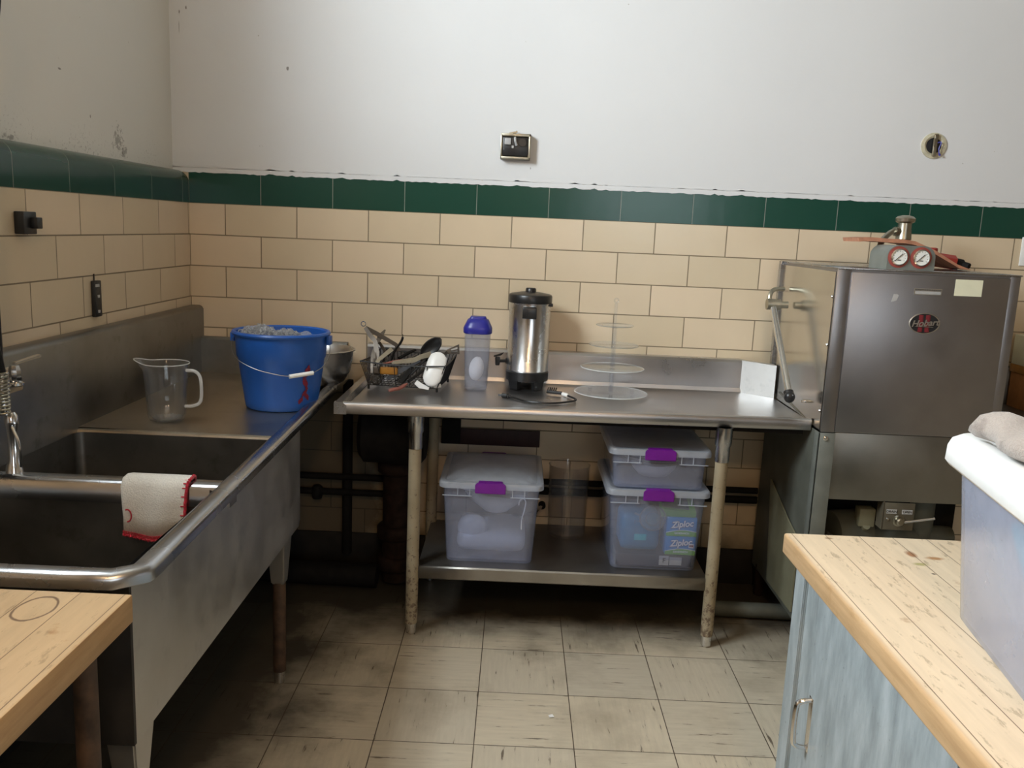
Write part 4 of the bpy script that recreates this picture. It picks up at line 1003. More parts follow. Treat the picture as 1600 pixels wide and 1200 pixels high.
# long tongs, hinge ring up
t = utensil('tongs', 'long steel tongs standing open with hinge ring uppermost in the basket', 'tongs', (.84, -.3, 1.0))
m = MB(); bar(m, [(.793, -.22, 1.125), (.84, -.213, 1.10), (.917, -.20, 1.056), (.93, -.20, 1.03)], [.014, .018, .016, .02], .003); m.out('arm', 'utensil_steel', t)
m = MB(); bar(m, [(.793, -.222, 1.125), (.815, -.232, 1.095), (.838, -.24, 1.072), (.848, -.26, 1.03), (.85, -.28, .97)], [.014, .018, .018, .02, .025], .003); m.out('arm', 'utensil_steel', t)
m = MB(); m.torus((.785, -.22, 1.139), .0095, .0018, Matrix.Rotation(PI/2, 4, 'X'), 20, 6); m.out('hinge_ring', 'chrome', t)
t = utensil('tongs', 'short steel tongs crossing the longer tongs at left of basket', 'tongs', (.845, -.3, .93))
m = MB(); bar(m, [(.868, -.178, 1.113), (.852, -.20, 1.088), (.840, -.22, 1.062), (.836, -.27, 1.02), (.838, -.30, .95)], [.006, .022, .014, .020, .018], .004); m.out('arm', 'utensil_steel', t)
m = MB(); bar(m, [(.835, -.215, 1.075), (.850, -.20, 1.060), (.868, -.19, 1.03), (.88, -.2, .99)], [.010, .012, .012, .014], .004); m.out('arm', 'utensil_steel', t)
def single(name, label, cat, fn, mat, base):
    m = MB(); fn(m); o = m.out(name, mat, None, smooth=50); base_origin(o, base); tag(o, label, cat, UG); return o
single('ladle', 'black curved plastic hook handle rising behind the tongs', 'ladle', lambda m: m.tube(spline([(.941, -.18, 1.098), (.941, -.185, 1.08), (.932, -.19, 1.06), (.915, -.21, 1.035), (.90, -.22, .99)], 6), [.003]*4+[.009]*10+[.008]*10+[.004], 8, flat=.6), 'black_plastic', (.9, -.22, .99))
single('spatula', 'light cream plastic handle lying across the left of basket', 'utensil', lambda m: bar(m, [(.905, -.235, 1.042), (.868, -.33, 1.012), (.86, -.345, 1.0)], [.018, .014, .012], .007), 'tan_plastic', (.868, -.33, 1.0))
s = utensil('serving_spoon', 'black spoon with big oval bowl leaning at right of basket', 'spoon', (.98, -.35, .93))
mx = Matrix.Translation((1.062, -.205, 1.052)) @ Euler((0, .92, 0)).to_matrix().to_4x4() @ Euler((0, 0, 0)).to_matrix().to_4x4()
m = MB(); rs = []
for i in range(9):
    u = -1+2*i/8; w_ = .030*math.sqrt(max(.02, 1-u*u))
    rs.append([mx @ Vector((w_*v, -.006-.012*(1-v*v)*(1-u*u)*-1, u*.055)) for v in [-1+2*k/8 for k in range(9)]])
mx2 = Matrix.Translation((1.062, -.205, 1.052)) @ Euler((0, .80, 0)).to_matrix().to_4x4()
m.sheet([[mx2 @ Vector((p[0], p[1], p[2])) for p in [((.030*math.sqrt(max(.02, 1-(-1+2*i/8)**2)))*v, .012*(1-v*v)*(1-(-1+2*i/8)**2), (-1+2*i/8)*.055) for v in [-1+2*k/8 for k in range(9)]]] for i in range(9)])
m.out('spoon_bowl', 'black_plastic', s, solid=.003)
m = MB(); bar(m, [(1.030, -.225, 1.018), (1.012, -.26, 1.005), (.978, -.35, .955), (.96, -.37, .93)], [.012, .012, .018, .016], .008); m.out('handle', 'black_plastic', s)
single('spoon', 'long grey steel handle lying across the top of basket front', 'spoon', lambda m: (bar(m, [(1.066, -.25, 1.030), (1.03, -.29, 1.024), (1.012, -.30, 1.012), (.933, -.365, 1.008), (.925, -.37, 1.004)], [.022, .018, .022, .012, .006], .005)), 'tan_plastic', (.95, -.35, 1.0))
t = utensil('slotted_turner', 'slotted steel turner blade poking out at right of basket', 'turner', (1.1, -.28, 1.0))
m = MB(); 
for z_ in (0, .5, 1): pass
q = [Vector((1.127, -.215, 1.046)), Vector((1.177, -.20, 1.070)), Vector((1.180, -.20, 1.028)), Vector((1.130, -.22, 1.030))]
def lq(u, v): return q[0].lerp(q[1], u).lerp(q[3].lerp(q[2], u), v)
for u0, u1, v0, v1 in ((0, 1, 0, .22), (0, 1, .78, 1), (0, .35, .22, .78), (.86, 1, .22, .78), (.35, .86, .44, .56)):
    m.sheet([[lq(u0, v0), lq(u1, v0)], [lq(u0, v1), lq(u1, v1)]])
m.out('blade', 'utensil_steel', t, solid=.0015, smooth=0)
m = MB(); bar(m, [(1.130, -.218, 1.037), (1.106, -.26, 1.022), (1.05, -.30, .97)], [.012, .01, .012], .003); m.out('handle', 'utensil_steel', t)
# white scoop
s = utensil('scoop', 'translucent white plastic scoop standing at the front right of basket', 'scoop', (1.09, -.37, .92))
m = MB(); A = Vector((1.112, -.335, 1.052)); B = Vector((1.078, -.392, .925)); rs = []
ax = (B-A).normalized(); sd = Vector((1, 0, 0)); sd = (sd-ax*sd.dot(ax)).normalized(); nn = ax.cross(sd)
for t_, w_ in ((0, .004), (.03, .018), (.12, .033), (.3, .038), (.6, .038), (.8, .036), (.93, .026), (1, .010)):
    c = A.lerp(B, t_); rs.append([c+sd*w_*math.cos(a)+nn*w_*.42*math.sin(a) for a in [2*PI*k/24 for k in range(24)]])
m.rings(rs); m.out('scoop_cup', 'white_plastic', s, smooth=60)
m = MB(); m.tube([A.lerp(B, .72)-nn*0.016, A.lerp(B, .95)-nn*.014], .011, 14); m.out('scoop_spout', 'frost', s)
single('measuring_spoon', 'white and black small spoon low at the basket front', 'spoon', lambda m: bar(m, [(1.022, -.372, .935), (1.04, -.376, .922), (1.075, -.378, .912)], [.018, .022, .010], .006), 'white_plastic', (1.05, -.375, .91))
single('knife_handle', 'white plastic knife handle low at the basket right corner', 'knife', lambda m: bar(m, [(1.092, -.36, .918), (1.118, -.345, .92)], [.016, .014], .008), 'white_plastic', (1.1, -.36, .91))
single('grater', 'amber handled scraper behind the front wires of basket', 'scraper', lambda m: (m.box(.875, .946, -.352, -.34, .955, .985, .006)), 'yellow_wood', (.91, -.35, .955))
single('spoon', 'dark grey oval spoon crossing low at the basket front', 'spoon', lambda m: bar(m, [(.905, -.345, .938), (.93, -.343, .955), (.96, -.335, .975), (.994, -.325, .991), (1.03, -.31, 1.01)], [.010, .022, .020, .010, .008], .004), plain('grey_nylon', (.05, .055, .065, 1), .35), (.95, -.34, .938))
single('paring_knife', 'worn reddish wooden handle sticking out low through the basket front', 'knife', lambda m: m.tube(spline([(.925, -.430, BZ0+.011), (.94, -.415, BZ0+.013), (.962, -.395, BZ0+.016), (.985, -.36, BZ0+.028)], 5), [.006]+[.010]*13+[.006]*2, 10, flat=.7), 'red_wood', (.93, -.42, BZ0))
for k, (a, b, r_, mt, lab) in enumerate((((.965, -.36, .925), (1.045, -.28, 1.01), .009, 'black_plastic', 'thick black handle under the white scoop'), ((.94, -.33, .93), (1.02, -.22, 1.0), .008, 'black_plastic', 'black handle under the big oval spoon'),
        ((.99, -.34, .93), (1.06, -.22, .98), .010, 'black_plastic', 'black handle deep at the basket centre'), ((.93, -.20, 1.0), (.99, -.14, 1.03), .011, 'dark_iron', 'dark handle at the basket back'), ((.86, -.17, .98), (.90, -.2, 1.035), .011, 'black_plastic', 'black grip behind the crossed tongs'),
        ((.90, -.28, .96), (1.00, -.18, 1.015), .007, 'utensil_steel', 'steel handle lying behind the amber scraper'), ((.88, -.3, .99), (.98, -.26, 1.005), .008, 'red_wood', 'brown wooden handle across the basket middle'), ((1.0, -.18, .98), (1.10, -.15, 1.01), .012, 'dark_iron', 'dark handle behind the big oval spoon'))):
    single('utensil_handle', lab, 'utensil', lambda m, a=a, b=b, r_=r_: m.tube([a, tuple((p+q)/2+.004 for p, q in zip(a, b)), b], [r_*.8, r_, r_*.7], 10, flat=.6), mt, a)
def whisk(m):
    c = Vector((.858, -.325, BZ0+.035))
    for k in range(9): m.torus(c+Vector((0, 0, .0)), .024-.0012*k, .0012, Euler((1.5, 0, k*.35)).to_matrix().to_4x4(), 18, 5)
    for k in range(6): m.torus(c+Vector((0, 0, -.014+k*.006)), .022, .001, None, 18, 5)
single('tea_strainer', 'coiled wire strainer in the front left corner of basket', 'strainer', whisk, 'utensil_steel', (.858, -.325, BZ0))
single('peeler', 'steel bottle opener end behind the left front wires', 'utensil', lambda m: (m.box(.845, .872, -.335, -.322, .955, .985, .003), m.tube([(.85, -.33, .985), (.845, -.31, 1.01)], .004, 8)), 'utensil_steel', (.858, -.33, .955))

# ------------------------------------------------------------------ blue-lidded container
cc = Vector((1.254, -.235, TZ+.001))
ct_ = thing('storage_canister', 'frosted plastic canister with blue flip lid on the dish table', 'canister', cc)
def sq(rx, ry, z, p=3.2, n=40, dx=0):
    o = []
    for k in range(n):
        a = 2*PI*k/n; c_, s_ = math.cos(a), math.sin(a)
        o.append(Vector((cc.x+dx+rx*math.copysign(abs(c_)**(2/p), c_), cc.y+ry*math.copysign(abs(s_)**(2/p), s_), cc.z+z)))
    return o
m = MB(); m.rings([sq(.042, .040, 0), sq(.046, .043, .006), sq(.047, .044, .02), sq(.051, .047, .14), sq(.053, .049, .225), sq(.053, .049, .238), sq(.050, .046, .238), sq(.049, .045, .14), sq(.044, .041, .01)], True, True, True)
m.out('canister_body', 'frost', ct_, smooth=60)
m = MB(); m.rings([sq(.056, .052, .230), sq(.0585, .054, .233), sq(.0585, .054, .252), sq(.056, .052, .258), sq(.050, .047, .270), sq(.042, .040, .286), sq(.030, .030, .290)]); ld_ = m.out('lid', 'navy_lid', ct_, smooth=50)
m = MB(); m.rings([sq(.034, .024, .276, 5), sq(.036, .026, .288, 5), sq(.030, .020, .298, 5)]); 
m.tube([(cc.x-.040, cc.y-.034, cc.z+.272), (cc.x-.030, cc.y-.038, cc.z+.276), (cc.x-.024, cc.y-.03, cc.z+.280), (cc.x+.024, cc.y-.03, cc.z+.280), (cc.x+.030, cc.y-.038, cc.z+.276), (cc.x+.040, cc.y-.034, cc.z+.272)], .0018, 6); m.out('flip_cap', 'navy_lid', ld_, smooth=50)
m = MB(); mx = Euler((0, .12, 0)).to_matrix().to_4x4(); pebble(m, (cc.x, cc.y-.012, cc.z+.085), .030, .026, .050, 24, 12, mx)
o = m.out('measuring_scoop', 'white_powder', None, smooth=60); base_origin(o, (cc.x, cc.y-.012, cc.z+.035)); tag(o, 'white oval measuring scoop inside the blue-lidded canister', 'scoop')

# ------------------------------------------------------------------ coffee urn
uc = Vector((1.463, -.158, TZ+.001))
un = thing('coffee_urn', 'silver electric coffee urn with black lid and black feet on the dish table', 'coffee urn', uc)
m = MB(); m.lathe(uc, [(.084, .072), (.0865, .075), (.0865, .079), (.085, .081), (.085, .352), (.087, .354), (.087, .358)], 64); m.out('urn_body', 'pot_steel', un, smooth=40)
m = MB(); m.lathe(uc, [(.085, .356), (.089, .357), (.090, .362), (.090, .384), (.087, .390), (.080, .393), (.04, .400), (.022, .401), (.0215, .413), (.018, .417)], 56); m.box(uc.x+.06, uc.x+.093, uc.y-.035, uc.y-.005, uc.z+.345, uc.z+.358, .003); m.out('lid', 'black_plastic', un, smooth=40)
m = MB(); m.lathe(uc, [(.080, .034), (.088, .036), (.089, .070), (.085, .073)], 56); 
for a in (-PI*.5-.75, -PI*.5+.62, PI*.5-.7, PI*.5+.7):
    cx, cy = uc.x+.075*math.cos(a), uc.y+.075*math.sin(a); px, py = -math.sin(a), math.cos(a)
    w1, w0 = .026, .020
    def pt4(w_, z_, r0, r1): return [Vector((uc.x+r*math.cos(a)+s_*w_*px, uc.y+r*math.sin(a)+s_*w_*py, uc.z+z_)) for r, s_ in ((r0, -1), (r1, -1), (r1, 1), (r0, 1))]
    m.rings([pt4(w0, 0, .064, .080), pt4(w1, .04, .062, .0865)])
m.out('urn_base', 'black_plastic', un, smooth=30)
m = MB(); m.box(uc.x-.020, uc.x+.006, uc.y-.087, uc.y-.083, uc.z+.040, uc.z+.052, .001); m.out('switch', 'ink', un)
m = MB(); 
hx = uc.x-.004
m.box(hx-.028, hx+.030, uc.y-.125, uc.y-.110, uc.z+.300, uc.z+.345, .004); m.box(hx-.026, hx+.028, uc.y-.115, uc.y-.08, uc.z+.325, uc.z+.346, .003); m.out('handle', 'black_plastic', un)
m = MB(); m.box(hx-.026, hx+.026, uc.y+.083, uc.y+.12, uc.z+.325, uc.z+.345, .003); m.out('handle', 'black_plastic', un)
sp_ = MB(); zz = uc.z+.112; sp_.tube([(uc.x-.083, uc.y-.02, zz), (uc.x-.118, uc.y-.03, zz)], .0065, 12); sp_.tube([(uc.x-.090, uc.y-.022, zz), (uc.x-.084, uc.y-.02, zz)], .012, 14)
sp_.lathe((uc.x-.125, uc.y-.032, zz-.018), [(.008, 0), (.009, .004), (.011, .03), (.008, .036)], 16); so = sp_.out('spigot', 'black_plastic', un)
m = MB(); m.hexa([(uc.x-.142, uc.y-.040, zz+.016), (uc.x-.11, uc.y-.040, zz+.024), (uc.x-.11, uc.y-.026, zz+.024), (uc.x-.142, uc.y-.026, zz+.016), (uc.x-.142, uc.y-.040, zz+.022), (uc.x-.098, uc.y-.040, zz+.038), (uc.x-.098, uc.y-.026, zz+.038), (uc.x-.142, uc.y-.026, zz+.022)], .002); m.out('tap_lever', 'black_plastic', so)

# power cord
cd = thing('power_cord', 'loose black power cord with plug lying in front of the coffee urn', 'cord', (1.5, -.45, TZ))
cz = TZ+.006
m = MB(); m.tube(spline([(1.395, -.405, cz), (1.42, -.43, cz), (1.46, -.475, cz-.001), (1.52, -.495, cz-.001), (1.58, -.485, cz-.001), (1.64, -.44, cz), (1.655, -.40, cz), (1.63, -.34, cz), (1.605, -.305, cz+.002)], 8), .0040, 8); m.out('cable', 'black_plastic', cd)
m = MB(); m.tube([(1.365, -.392, cz+.002), (1.385, -.40, cz+.002)], .009, 10); m.tube([(1.35, -.388, cz+.002), (1.367, -.392, cz+.002)], .0035, 8); m.tube([(1.385, -.40, cz+.002), (1.398, -.407, cz)], .006, 10); m.box(1.386, 1.392, -.412, -.388, TZ+.001, cz+.010, .001); m.out('connector', 'black_plastic', cd)
m = MB(); 
for k in range(5): m.tube([(1.545+.008*k, -.295, cz+.003), (1.552+.008*k, -.27, cz+.018)], .003, 6)
m.tube([(1.545, -.285, cz+.004), (1.605, -.305, cz+.004)], .007, 10); m.out('plug', 'black_plastic', cd)
m = MB(); m.tube([(1.608, -.309, cz+.002), (1.628, -.336, cz+.001)], .0075, 10); m.out('tag', 'white_plastic', cd)

# ------------------------------------------------------------------ clear tiered cake stand
sc_ = Vector((1.808, -.245, TZ))
cs_ = thing('cake_stand', 'clear acrylic tiered cake stand with round plates on the dish table', 'cake stand', sc_)
for k, (r_, z_) in enumerate(((.148, .010), (.128, .112), (.100, .205), (.075, .285))):
    m = MB(); m.lathe((sc_.x, sc_.y, sc_.z+z_), [(.010, 0), (r_-.002, 0), (r_, .001), (r_, .004), (r_-.001, .005), (.010, .005)], 72, None, False, False)
    if k == 0:
        for a in (.4, 2.5, 4.6): m.lathe((sc_.x+.1*math.cos(a), sc_.y+.1*math.sin(a), sc_.z+.002), [(.008, 0), (.008, .014)], 16)
    pl_ = m.out('plate', 'acrylic_plate', cs_, smooth=40)
    m = MB(); m.torus((sc_.x, sc_.y, sc_.z+z_+.0025), r_, .0019, None, 72, 6); m.out('plate_edge', 'acrylic_edge' if k < 2 else 'acrylic_plate', pl_)
m = MB()
for z0, z1 in ((.012, .110), (.118, .203), (.211, .283)):
    m.lathe(sc_, [(.0095, z0), (.0095, z1)], 20); m.lathe(sc_, [(.012, z1-.006), (.012, z1)], 20); m.lathe(sc_, [(.0045, z0), (.0045, z1)], 12)
m.lathe(sc_, [(.006, .29), (.006, .375), (.002, .378)], 14); m.torus((sc_.x, sc_.y, sc_.z+.388), .008, .0028, Matrix.Rotation(PI/2, 4, 'X'), 20, 8)
m.out('column', 'clear', cs_, smooth=50)

# ------------------------------------------------------------------ storage bins on the undershelf
SZ = .2765
def bin_(label, x0, x1, y0, y1, z0, h, loc, crown=0):
    """x0..x1 is the body at its top; lid overhangs"""
    b = thing('storage_bin', label, 'storage bin', loc)
    ins = .016*h/.3; zt = z0+h-.02
    m = MB()
    def rg(i, z, r): return rr(x0+i, x1-i, y0+i, y1-i, r, z, 5)
    m.rings([rg(ins+.012, z0+.002, .03), rg(ins+.002, z0, .03), rg(ins, z0+.006, .03), rg(0, zt, .03), rg(-.004, zt+.002, .03), rg(-.004, zt+.006, .03), rg(.003, zt+.006, .028), rg(.003, zt-.01, .028), rg(ins+.003, z0+.010, .028)], True, True, True)
    m.out('bin_body', 'bin_plastic', b, smooth=40)
    # moulded ribs under the rim
    zb = zt-.038
    for xa, xb, fs in ((x0-.001, x0+(x1-x0)*.30, (.155, .28)), (x1-(x1-x0)*.30, x1+.001, (.72, .845))):
        m = MB(); m.box(xa, xb, y0-.0045, y0-.001, zb, zb+.003)
        for f in fs: xx = x0+(x1-x0)*f; m.box(xx-.0015, xx+.0015, y0-.005, y0-.001, zb, zt)
        m.out('rim_rib', 'bin_lid', b, smooth=0)
    m = MB(); o_ = .016; za = zt+.0065
    def lg_(i, z, r=.035):
        pts = rr(x0-o_+i, x1+o_-i, y0-o_*.6+i, y1+o_*.6-i, r, z, 6)
        for p in pts: p.z += crown*max(0, 1-((p.y-(y0+y1)/2-.03)/.2)**2)*.9
        return pts
    m.rings([lg_(.006, za-.014), lg_(0, za-.013), lg_(0, za+.004), lg_(.003, za+.009), lg_(.012, za+.011), lg_(.020, za+.010), lg_(.026, za+.006), lg_(.06, za+.006+crown*.4, .05), lg_(.12, za+.006+crown*.7, .04)], True, False, True)
    m.out('bin_lid', 'bin_lid', b, smooth=40)
    xm = (x0+x1)/2-.003
    for yy, s in ((y0-o_*.6, -1), (y1+o_*.6, 1)):
        m = MB(); m.prism([(xm-.058, yy, za-.028), (xm+.058, yy, za-.028), (xm+.058, yy, za+.006), (xm+.048, yy, za+.014), (xm-.048, yy, za+.014), (xm-.058, yy, za+.006)], (0, s*.008, 0), .002)
        m.prism([(xm-.046, yy, za+.006), (xm+.046, yy, za+.006), (xm+.046, yy, za+.014), (xm-.046, yy, za+.014)], (0, -s*.026, 0), .002)
        m.out('latch', 'purple', b)
    return b
BY0, BY1 = -.585, -.155
bin_('clear storage bin with purple latch at left of the undershelf', 1.158, 1.525, BY0, BY1, SZ, .325, (1.34, -.37, SZ), .022)
bin_('large clear storage bin with purple latch, lower of the right stack', 1.795, 2.158, BY0, BY1, SZ, .325, (1.98, -.37, SZ))
UZ = SZ+.325+.003
bin_('shallow clear storage bin with purple latch on top of the larger bin', 1.795, 2.15, BY0, BY1, UZ, .155, (1.98, -.37, UZ))
# contents, left bin
m = MB(); m.lathe((1.36, -.40, SZ+.16), [(.05, 0), (.055, .005), (.11, .05), (.135, .09), (.138, .092), (.13, .086), (.10, .045), (.045, .012)], 48)
o = m.out('serving_bowl', 'crockery', None, smooth=50); base_origin(o, (1.36, -.40, SZ+.16)); tag(o, 'white serving bowl inside the left storage bin', 'bowl')
m = MB(); r_ = random.Random(4); gr = []
for j in range(9):
    row = []
    for i in range(13):
        row.append(Vector((1.195+.285*i/12, -.545+.012*r_.random()+.012*math.sin(j*1.3+i*.7), SZ+.012+.02*j+.008*r_.random()+.012*math.sin(i*.9)+.004)))
    gr.append(row)
m.sheet(gr); o = m.out('plastic_wrap', 'film', None, smooth=60); base_origin(o, (1.34, -.56, SZ+.01)); tag(o, 'crumpled clear plastic wrap pressed inside the front of the left storage bin', 'plastic wrap')
m = MB(); m.box(1.21, 1.48, -.50, -.22, SZ+.012, SZ+.09, .03); pebble(m, (1.27, -.46, SZ+.10), .06, .035, .055, 20, 10)
o = m.out('wrapped_dish', 'crockery', None, smooth=50); base_origin(o, (1.34, -.38, SZ+.012)); tag(o, 'pale wrapped dishes low inside the left storage bin', 'dish')
m = MB(); m.tube(spline([(1.448, -.572, SZ+.235), (1.452, -.573, SZ+.255), (1.464, -.573, SZ+.262), (1.474, -.573, SZ+.25), (1.470, -.573, SZ+.215), (1.462, -.573, SZ+.18), (1.462, -.573, SZ+.14)], 6), .0022, 6)
o = m.out('white_cord', 'white_plastic', None); base_origin(o, (1.462, -.573, SZ+.14)); tag(o, 'thin white looped cord at the right inside the left storage bin', 'cord')
m = MB(); gr = [[Vector((1.225+.25*i/14, -.572+.02*j, SZ+.292-.032*math.sin(PI*min(1, i/14*.62+.02))+.004*r_.random()+.002*j)) for i in range(15)] for j in range(3)]
m.sheet(gr); o = m.out('foil_sheet', 'silver_tape', None, smooth=60, solid=.003); base_origin(o, (1.35, -.57, SZ+.26)); tag(o, 'bent silver foil sheet under the lid inside the left storage bin', 'foil')
# contents, right stack
m = MB(); m.box(1.83, 2.125, -.565, -.36, SZ+.012, SZ+.060, .003); ca = m.out('flat_carton', 'dark_blue_cloth', None); base_origin(ca, (1.98, -.46, SZ+.012)); tag(ca, 'flat dark blue carton at the bottom of the lower right bin', 'box')
m = MB(); m.box(1.998, 2.035, -.5665, -.5655, SZ+.018, SZ+.056); m.box(2.038, 2.085, -.5665, -.5655, SZ+.020, SZ+.052); m.out('carton_label', 'silver_tape', ca, smooth=0)
text('carton_print', 'F', .026, (2.017, -.5672, SZ+.037), (PI/2, 0, 0), 'dark_blue_cloth', ca)
text('carton_print', 'PANTRY', .012, (1.962, -.5660, SZ+.022), (PI/2, 0, 0), 'white_plastic', ca) if False else None
def carton(z, label, top=False):
    c = thing('sandwich_bag_box', label, 'box', (2.075, -.50, z))
    m = MB(); m.box(2.018, 2.134, -.562, -.44, z, z+.074, .0015); m.out('carton_body', 'ziploc_blue', c)
    m = MB(); y = -.5632
    L_ = [Vector((2.018+.116*k/12, y, z+.001)) for k in range(13)]; T_ = [Vector((2.018+.116*k/12, y, z+.010+.014*math.sin(PI*(.18+.75*(1-k/12)))-0*k)) for k in range(13)]
    m.sheet([L_, T_]); m.out('green_band', 'ziploc_green', c, smooth=0)
    m = MB(); m.tube([p+Vector((0, -.0003, .0012)) for p in T_], .0012, 5); m.out('white_line', 'white_plastic', c)
    text('brand_shadow', 'Ziploc', .034, (2.077, -.5630, z+.0475), (PI/2, -.12, 0), 'ziploc_navy', c, .0003, .25, sx=.95, offset=.0026)
    text('brand_lettering', 'Ziploc', .034, (2.077, -.5640, z+.0485), (PI/2, -.12, 0), 'white_plastic', c, .0003, .25, sx=.95, offset=.0009)
    text('product_lettering', 'SANDWICH', .0105, (2.078, -.5642, z+.0125), (PI/2, 0, 0), 'white_plastic', c, .0002, offset=.0003)
    return c
carton(SZ+.061, 'lower blue and green sandwich bag box inside the lower right bin')
c0 = [o for o in COL.objects if o.name.startswith('sandwich_bag_box')][0]
m = MB(); m.box(2.108, 2.128, -.5642, -.5634, SZ+.061+.030, SZ+.061+.046); pl = m.out('price_label', 'white_plastic', c0, smooth=0)
m = MB(); m.box(2.110, 2.126, -.5648, -.5643, SZ+.061+.034, SZ+.061+.042); m.out('label_print', 'gauge_red', pl, smooth=0)
carton(SZ+.136, 'upper blue and green sandwich bag box inside the lower right bin')
m = MB(); mx = Matrix.Translation((2.06, -.50, SZ+.232)) @ Euler((.25, .10, 0)).to_matrix().to_4x4(); m.box(-.06, .07, -.055, .055, -.018, .018, .002, mx)
oo = m.out('bag_box', 'ziploc_green', None); base_origin(oo, (2.06, -.5, SZ+.212)); tag(oo, 'green topped bag box leaning uppermost on the two blue boxes', 'box')
m = MB(); mx = Matrix.Translation((2.05, -.495, SZ+.255)) @ Euler((.25, .10, 0)).to_matrix().to_4x4(); m.box(-.05, .055, -.05, .05, -.004, .004, .001, mx); m.out('printed_top', plain('muted_print', srgb(96, 110, 96), .5, 0, .5, 30), oo)
m = MB(); m.box(1.845, 1.998, -.55, -.40, SZ+.064, SZ+.215, .025); oo = m.out('detergent_pouch', 'teal', None, smooth=50); base_origin(oo, (1.92, -.48, SZ+.064)); tag(oo, 'blue pouch left of the sandwich bag boxes in the lower right bin', 'pouch')
m = MB(); m.box(1.898, 1.945, -.5545, -.5505, SZ+.110, SZ+.135, .006); m.out('pouch_logo', 'aqua', oo)
m = MB(); mx = Matrix.Rotation(PI/2, 4, 'X')
m.lathe((1.962, -.562, SZ+.205), [(.050, 0), (.052, .004), (.046, .008), (.03, .010), (.028, .014), (.012, .016)], 40, mx, False)
m.torus((1.962, -.566, SZ+.205), .048, .002, mx, 36, 6); m.torus((1.962, -.572, SZ+.205), .027, .0015, mx, 30, 6); m.tube([(1.912, -.566, SZ+.215), (1.892, -.566, SZ+.222)], .004, 6); m.tube([(1.914, -.566, SZ+.190), (1.894, -.566, SZ+.192), (1.896, -.566, SZ+.182)], .003, 6)
oo = m.out('round_cover', 'cut_glass', None, smooth=50); base_origin(oo, (1.962, -.566, SZ+.155)); tag(oo, 'round clear glass lid in front of the blue pouch in the lower right bin', 'lid')
for k in range(3):
    m = MB(); z = UZ+.070+.012*k; m.lathe((1.972, -.42, z), [(.07, 0), (.085, .002), (.143, .014), (.145, .016), (.142, .018), (.083, .006), (.068, .004)], 48)
    oo = m.out('glass_plate', 'bead_glass', None, smooth=50); base_origin(oo, (1.975, -.42, z)); tag(oo, ('bottom', 'middle', 'top')[k]+' clear glass plate of the stack in the shallow upper bin', 'plate', 'glass plates in the upper bin')
m = MB(); m.lathe((1.975, -.42, UZ+.012), [(.05, 0), (.06, .002), (.085, .03), (.095, .055), (.09, .055), (.055, .008)], 40); oo = m.out('glass_bowl', 'crockery', None, smooth=50); base_origin(oo, (1.975, -.42, UZ+.012)); tag(oo, 'white bowl under the glass plates in the shallow upper bin', 'bowl')
# clear cylinder behind
m = MB(); m.lathe((1.660, -.205, SZ), [(.07, .0), (.078, .002), (.080, .012), (.086, .30), (.088, .305), (.085, .307), (.083, .30), (.077, .014), (.066, .008)], 56)
for a in (-1.9, -1.75, -1.45): m.tube([(1.66+.081*math.cos(a), -.205+.081*math.sin(a), SZ+.015), (1.66+.087*math.cos(a), -.205+.087*math.sin(a), SZ+.29)], .0016, 6)
oo = m.out('clear_canister', 'clear', None, smooth=50); base_origin(oo, (1.66, -.205, SZ)); tag(oo, 'tall clear plastic cylinder on the undershelf between the bins', 'container')

# ------------------------------------------------------------------ big white-lidded tub on the island, with rag
TBZ = .901
tbx = thing('storage_tub', 'large bluish translucent tub with thick white lid on the maple bench', 'storage tub', (2.210, -2.272, TBZ), -.1664)
W_, L_ = .40, .60
def lr(i, z, r=.035, n_=6): return rr(i, W_-i, -L_+i, -i, r, z, n_)
m = MB(); m.rings([lr(.02, .002), lr(.006, 0), lr(0, .008), lr(-.024, .285), lr(-.028, .287), lr(-.020, .285), lr(.004, .012)], True, True, True); m.out('tub_body', 'blue_bin', tbx, smooth=50, local=True)
m = MB(); m.rings([lr(-.030, .273), lr(-.040, .272), lr(-.045, .279), lr(-.046, .306, .045), lr(-.042, .318, .045), lr(-.032, .326, .045), lr(-.014, .329, .04), lr(.004, .326, .03), lr(.012, .321, .03)], True, False, True); m.out('tub_lid', 'white_plastic', tbx, smooth=60, local=True)
def lw(p): return WM[tbx.name] @ Vector(p)
m = MB(); r_ = random.Random(9)
gr = [[lw((.035+.012*r_.random()+.02*math.sin(j), -.10-.035*i, .02+.028*j)) for i in range(10)] for j in range(8)]
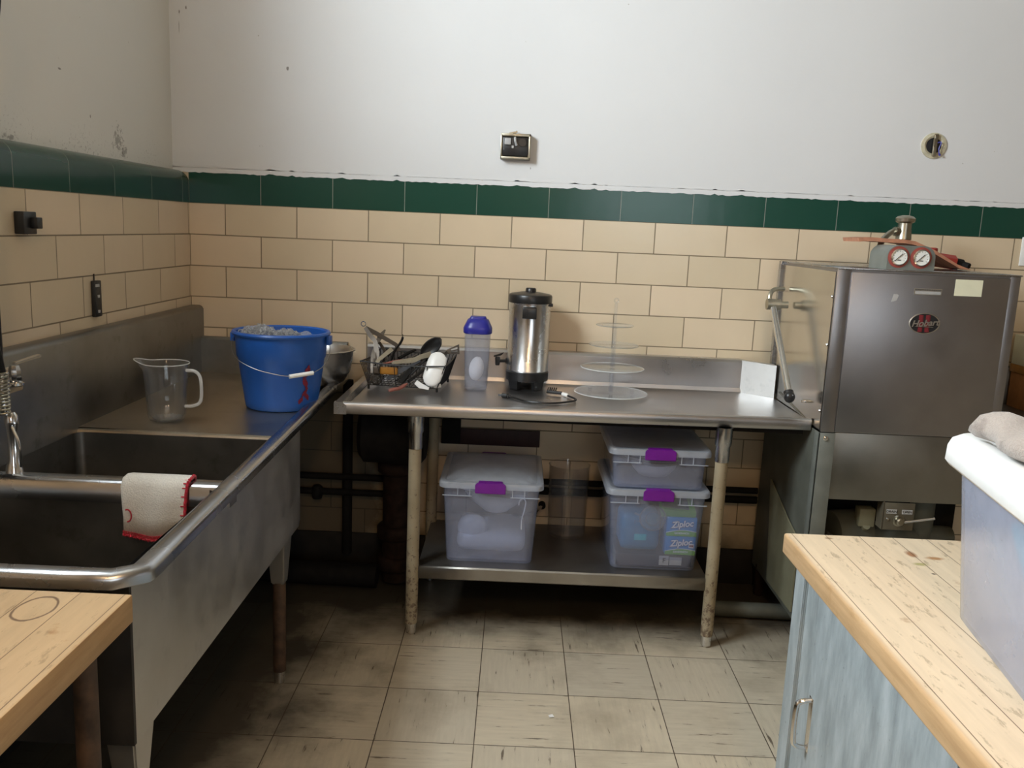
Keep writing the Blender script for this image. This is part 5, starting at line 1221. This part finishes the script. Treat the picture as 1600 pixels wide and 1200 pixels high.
m.sheet(gr); oo = m.out('plastic_bag', 'film', None, smooth=70); tag(oo, 'crumpled clear bag inside the big white-lidded tub', 'bag'); base_origin(oo, lw((.04, -.2, .02)))
m = MB(); mx = WM[tbx.name]; m.hexa([mx @ Vector(q) for q in ((.03, -.26, .10), (.05, -.26, .10), (.05, -.20, .12), (.03, -.20, .12), (.015, -.20, .20), (.04, -.20, .20), (.04, -.13, .22), (.015, -.13, .22))], .004); oo = m.out('aqua_packet', 'aqua', None, smooth=50); tag(oo, 'pale aqua packet inside the big white-lidded tub', 'packet'); base_origin(oo, lw((.07, -.2, .10)))
# folded rag
m = MB(); z0 = .331
prof = [(.085, 0.002), (.03, .002), (-.012, .004), (-.030, .012), (-.034, .024), (-.024, .036), (-.006, .038), (.010, .030), (.016, .022), (.03, .020), (.10, .018), (.16, .016), (.20, .018)]
prof2 = [(.22, .003), (.10, .0025), (.0, .003), (-.020, .006), (-.034, .016), (-.034, .030), (-.020, .043), (.0, .046), (.03, .041), (.07, .036), (.12, .034), (.20, .032), (.28, .028), (.33, .014)]
gr = []
for j in range(15):
    y = -.045+(-.20)*j/14
    row = []
    for i, (x, z) in enumerate(prof2):
        f = i/len(prof2); zz = z*(1-.35*(j/14))*(1 if z > .004 else 1)+(.005*math.sin(j*.9+i*.8)+.004*math.sin(j*.4-i*1.7) if z > .02 else 0)
        row.append(lw((x+.012*math.sin(j*.5)+.03*(j/14), y+.008*math.sin(i*.9), z0+max(.003, zz))))
    gr.append(row)
m.sheet(gr); oo = m.out('folded_rag', 'rag', None, smooth=80, solid=.005); base_origin(oo, lw((.1, -.1, z0))); tag(oo, 'grubby grey beige rag folded on the white tub lid', 'rag')
# tiny white scrap on the floor
m = MB(); m.sheet([[Vector((1.567, -1.165, .003)), Vector((1.580, -1.163, .006))], [Vector((1.570, -1.178, .003)), Vector((1.586, -1.172, .002))]]); oo = m.out('paper_scrap', 'white_plastic', None, smooth=0, solid=.001); base_origin(oo, (1.575, -1.17, .002)); tag(oo, 'tiny white paper scrap on the floor tiles', 'litter')
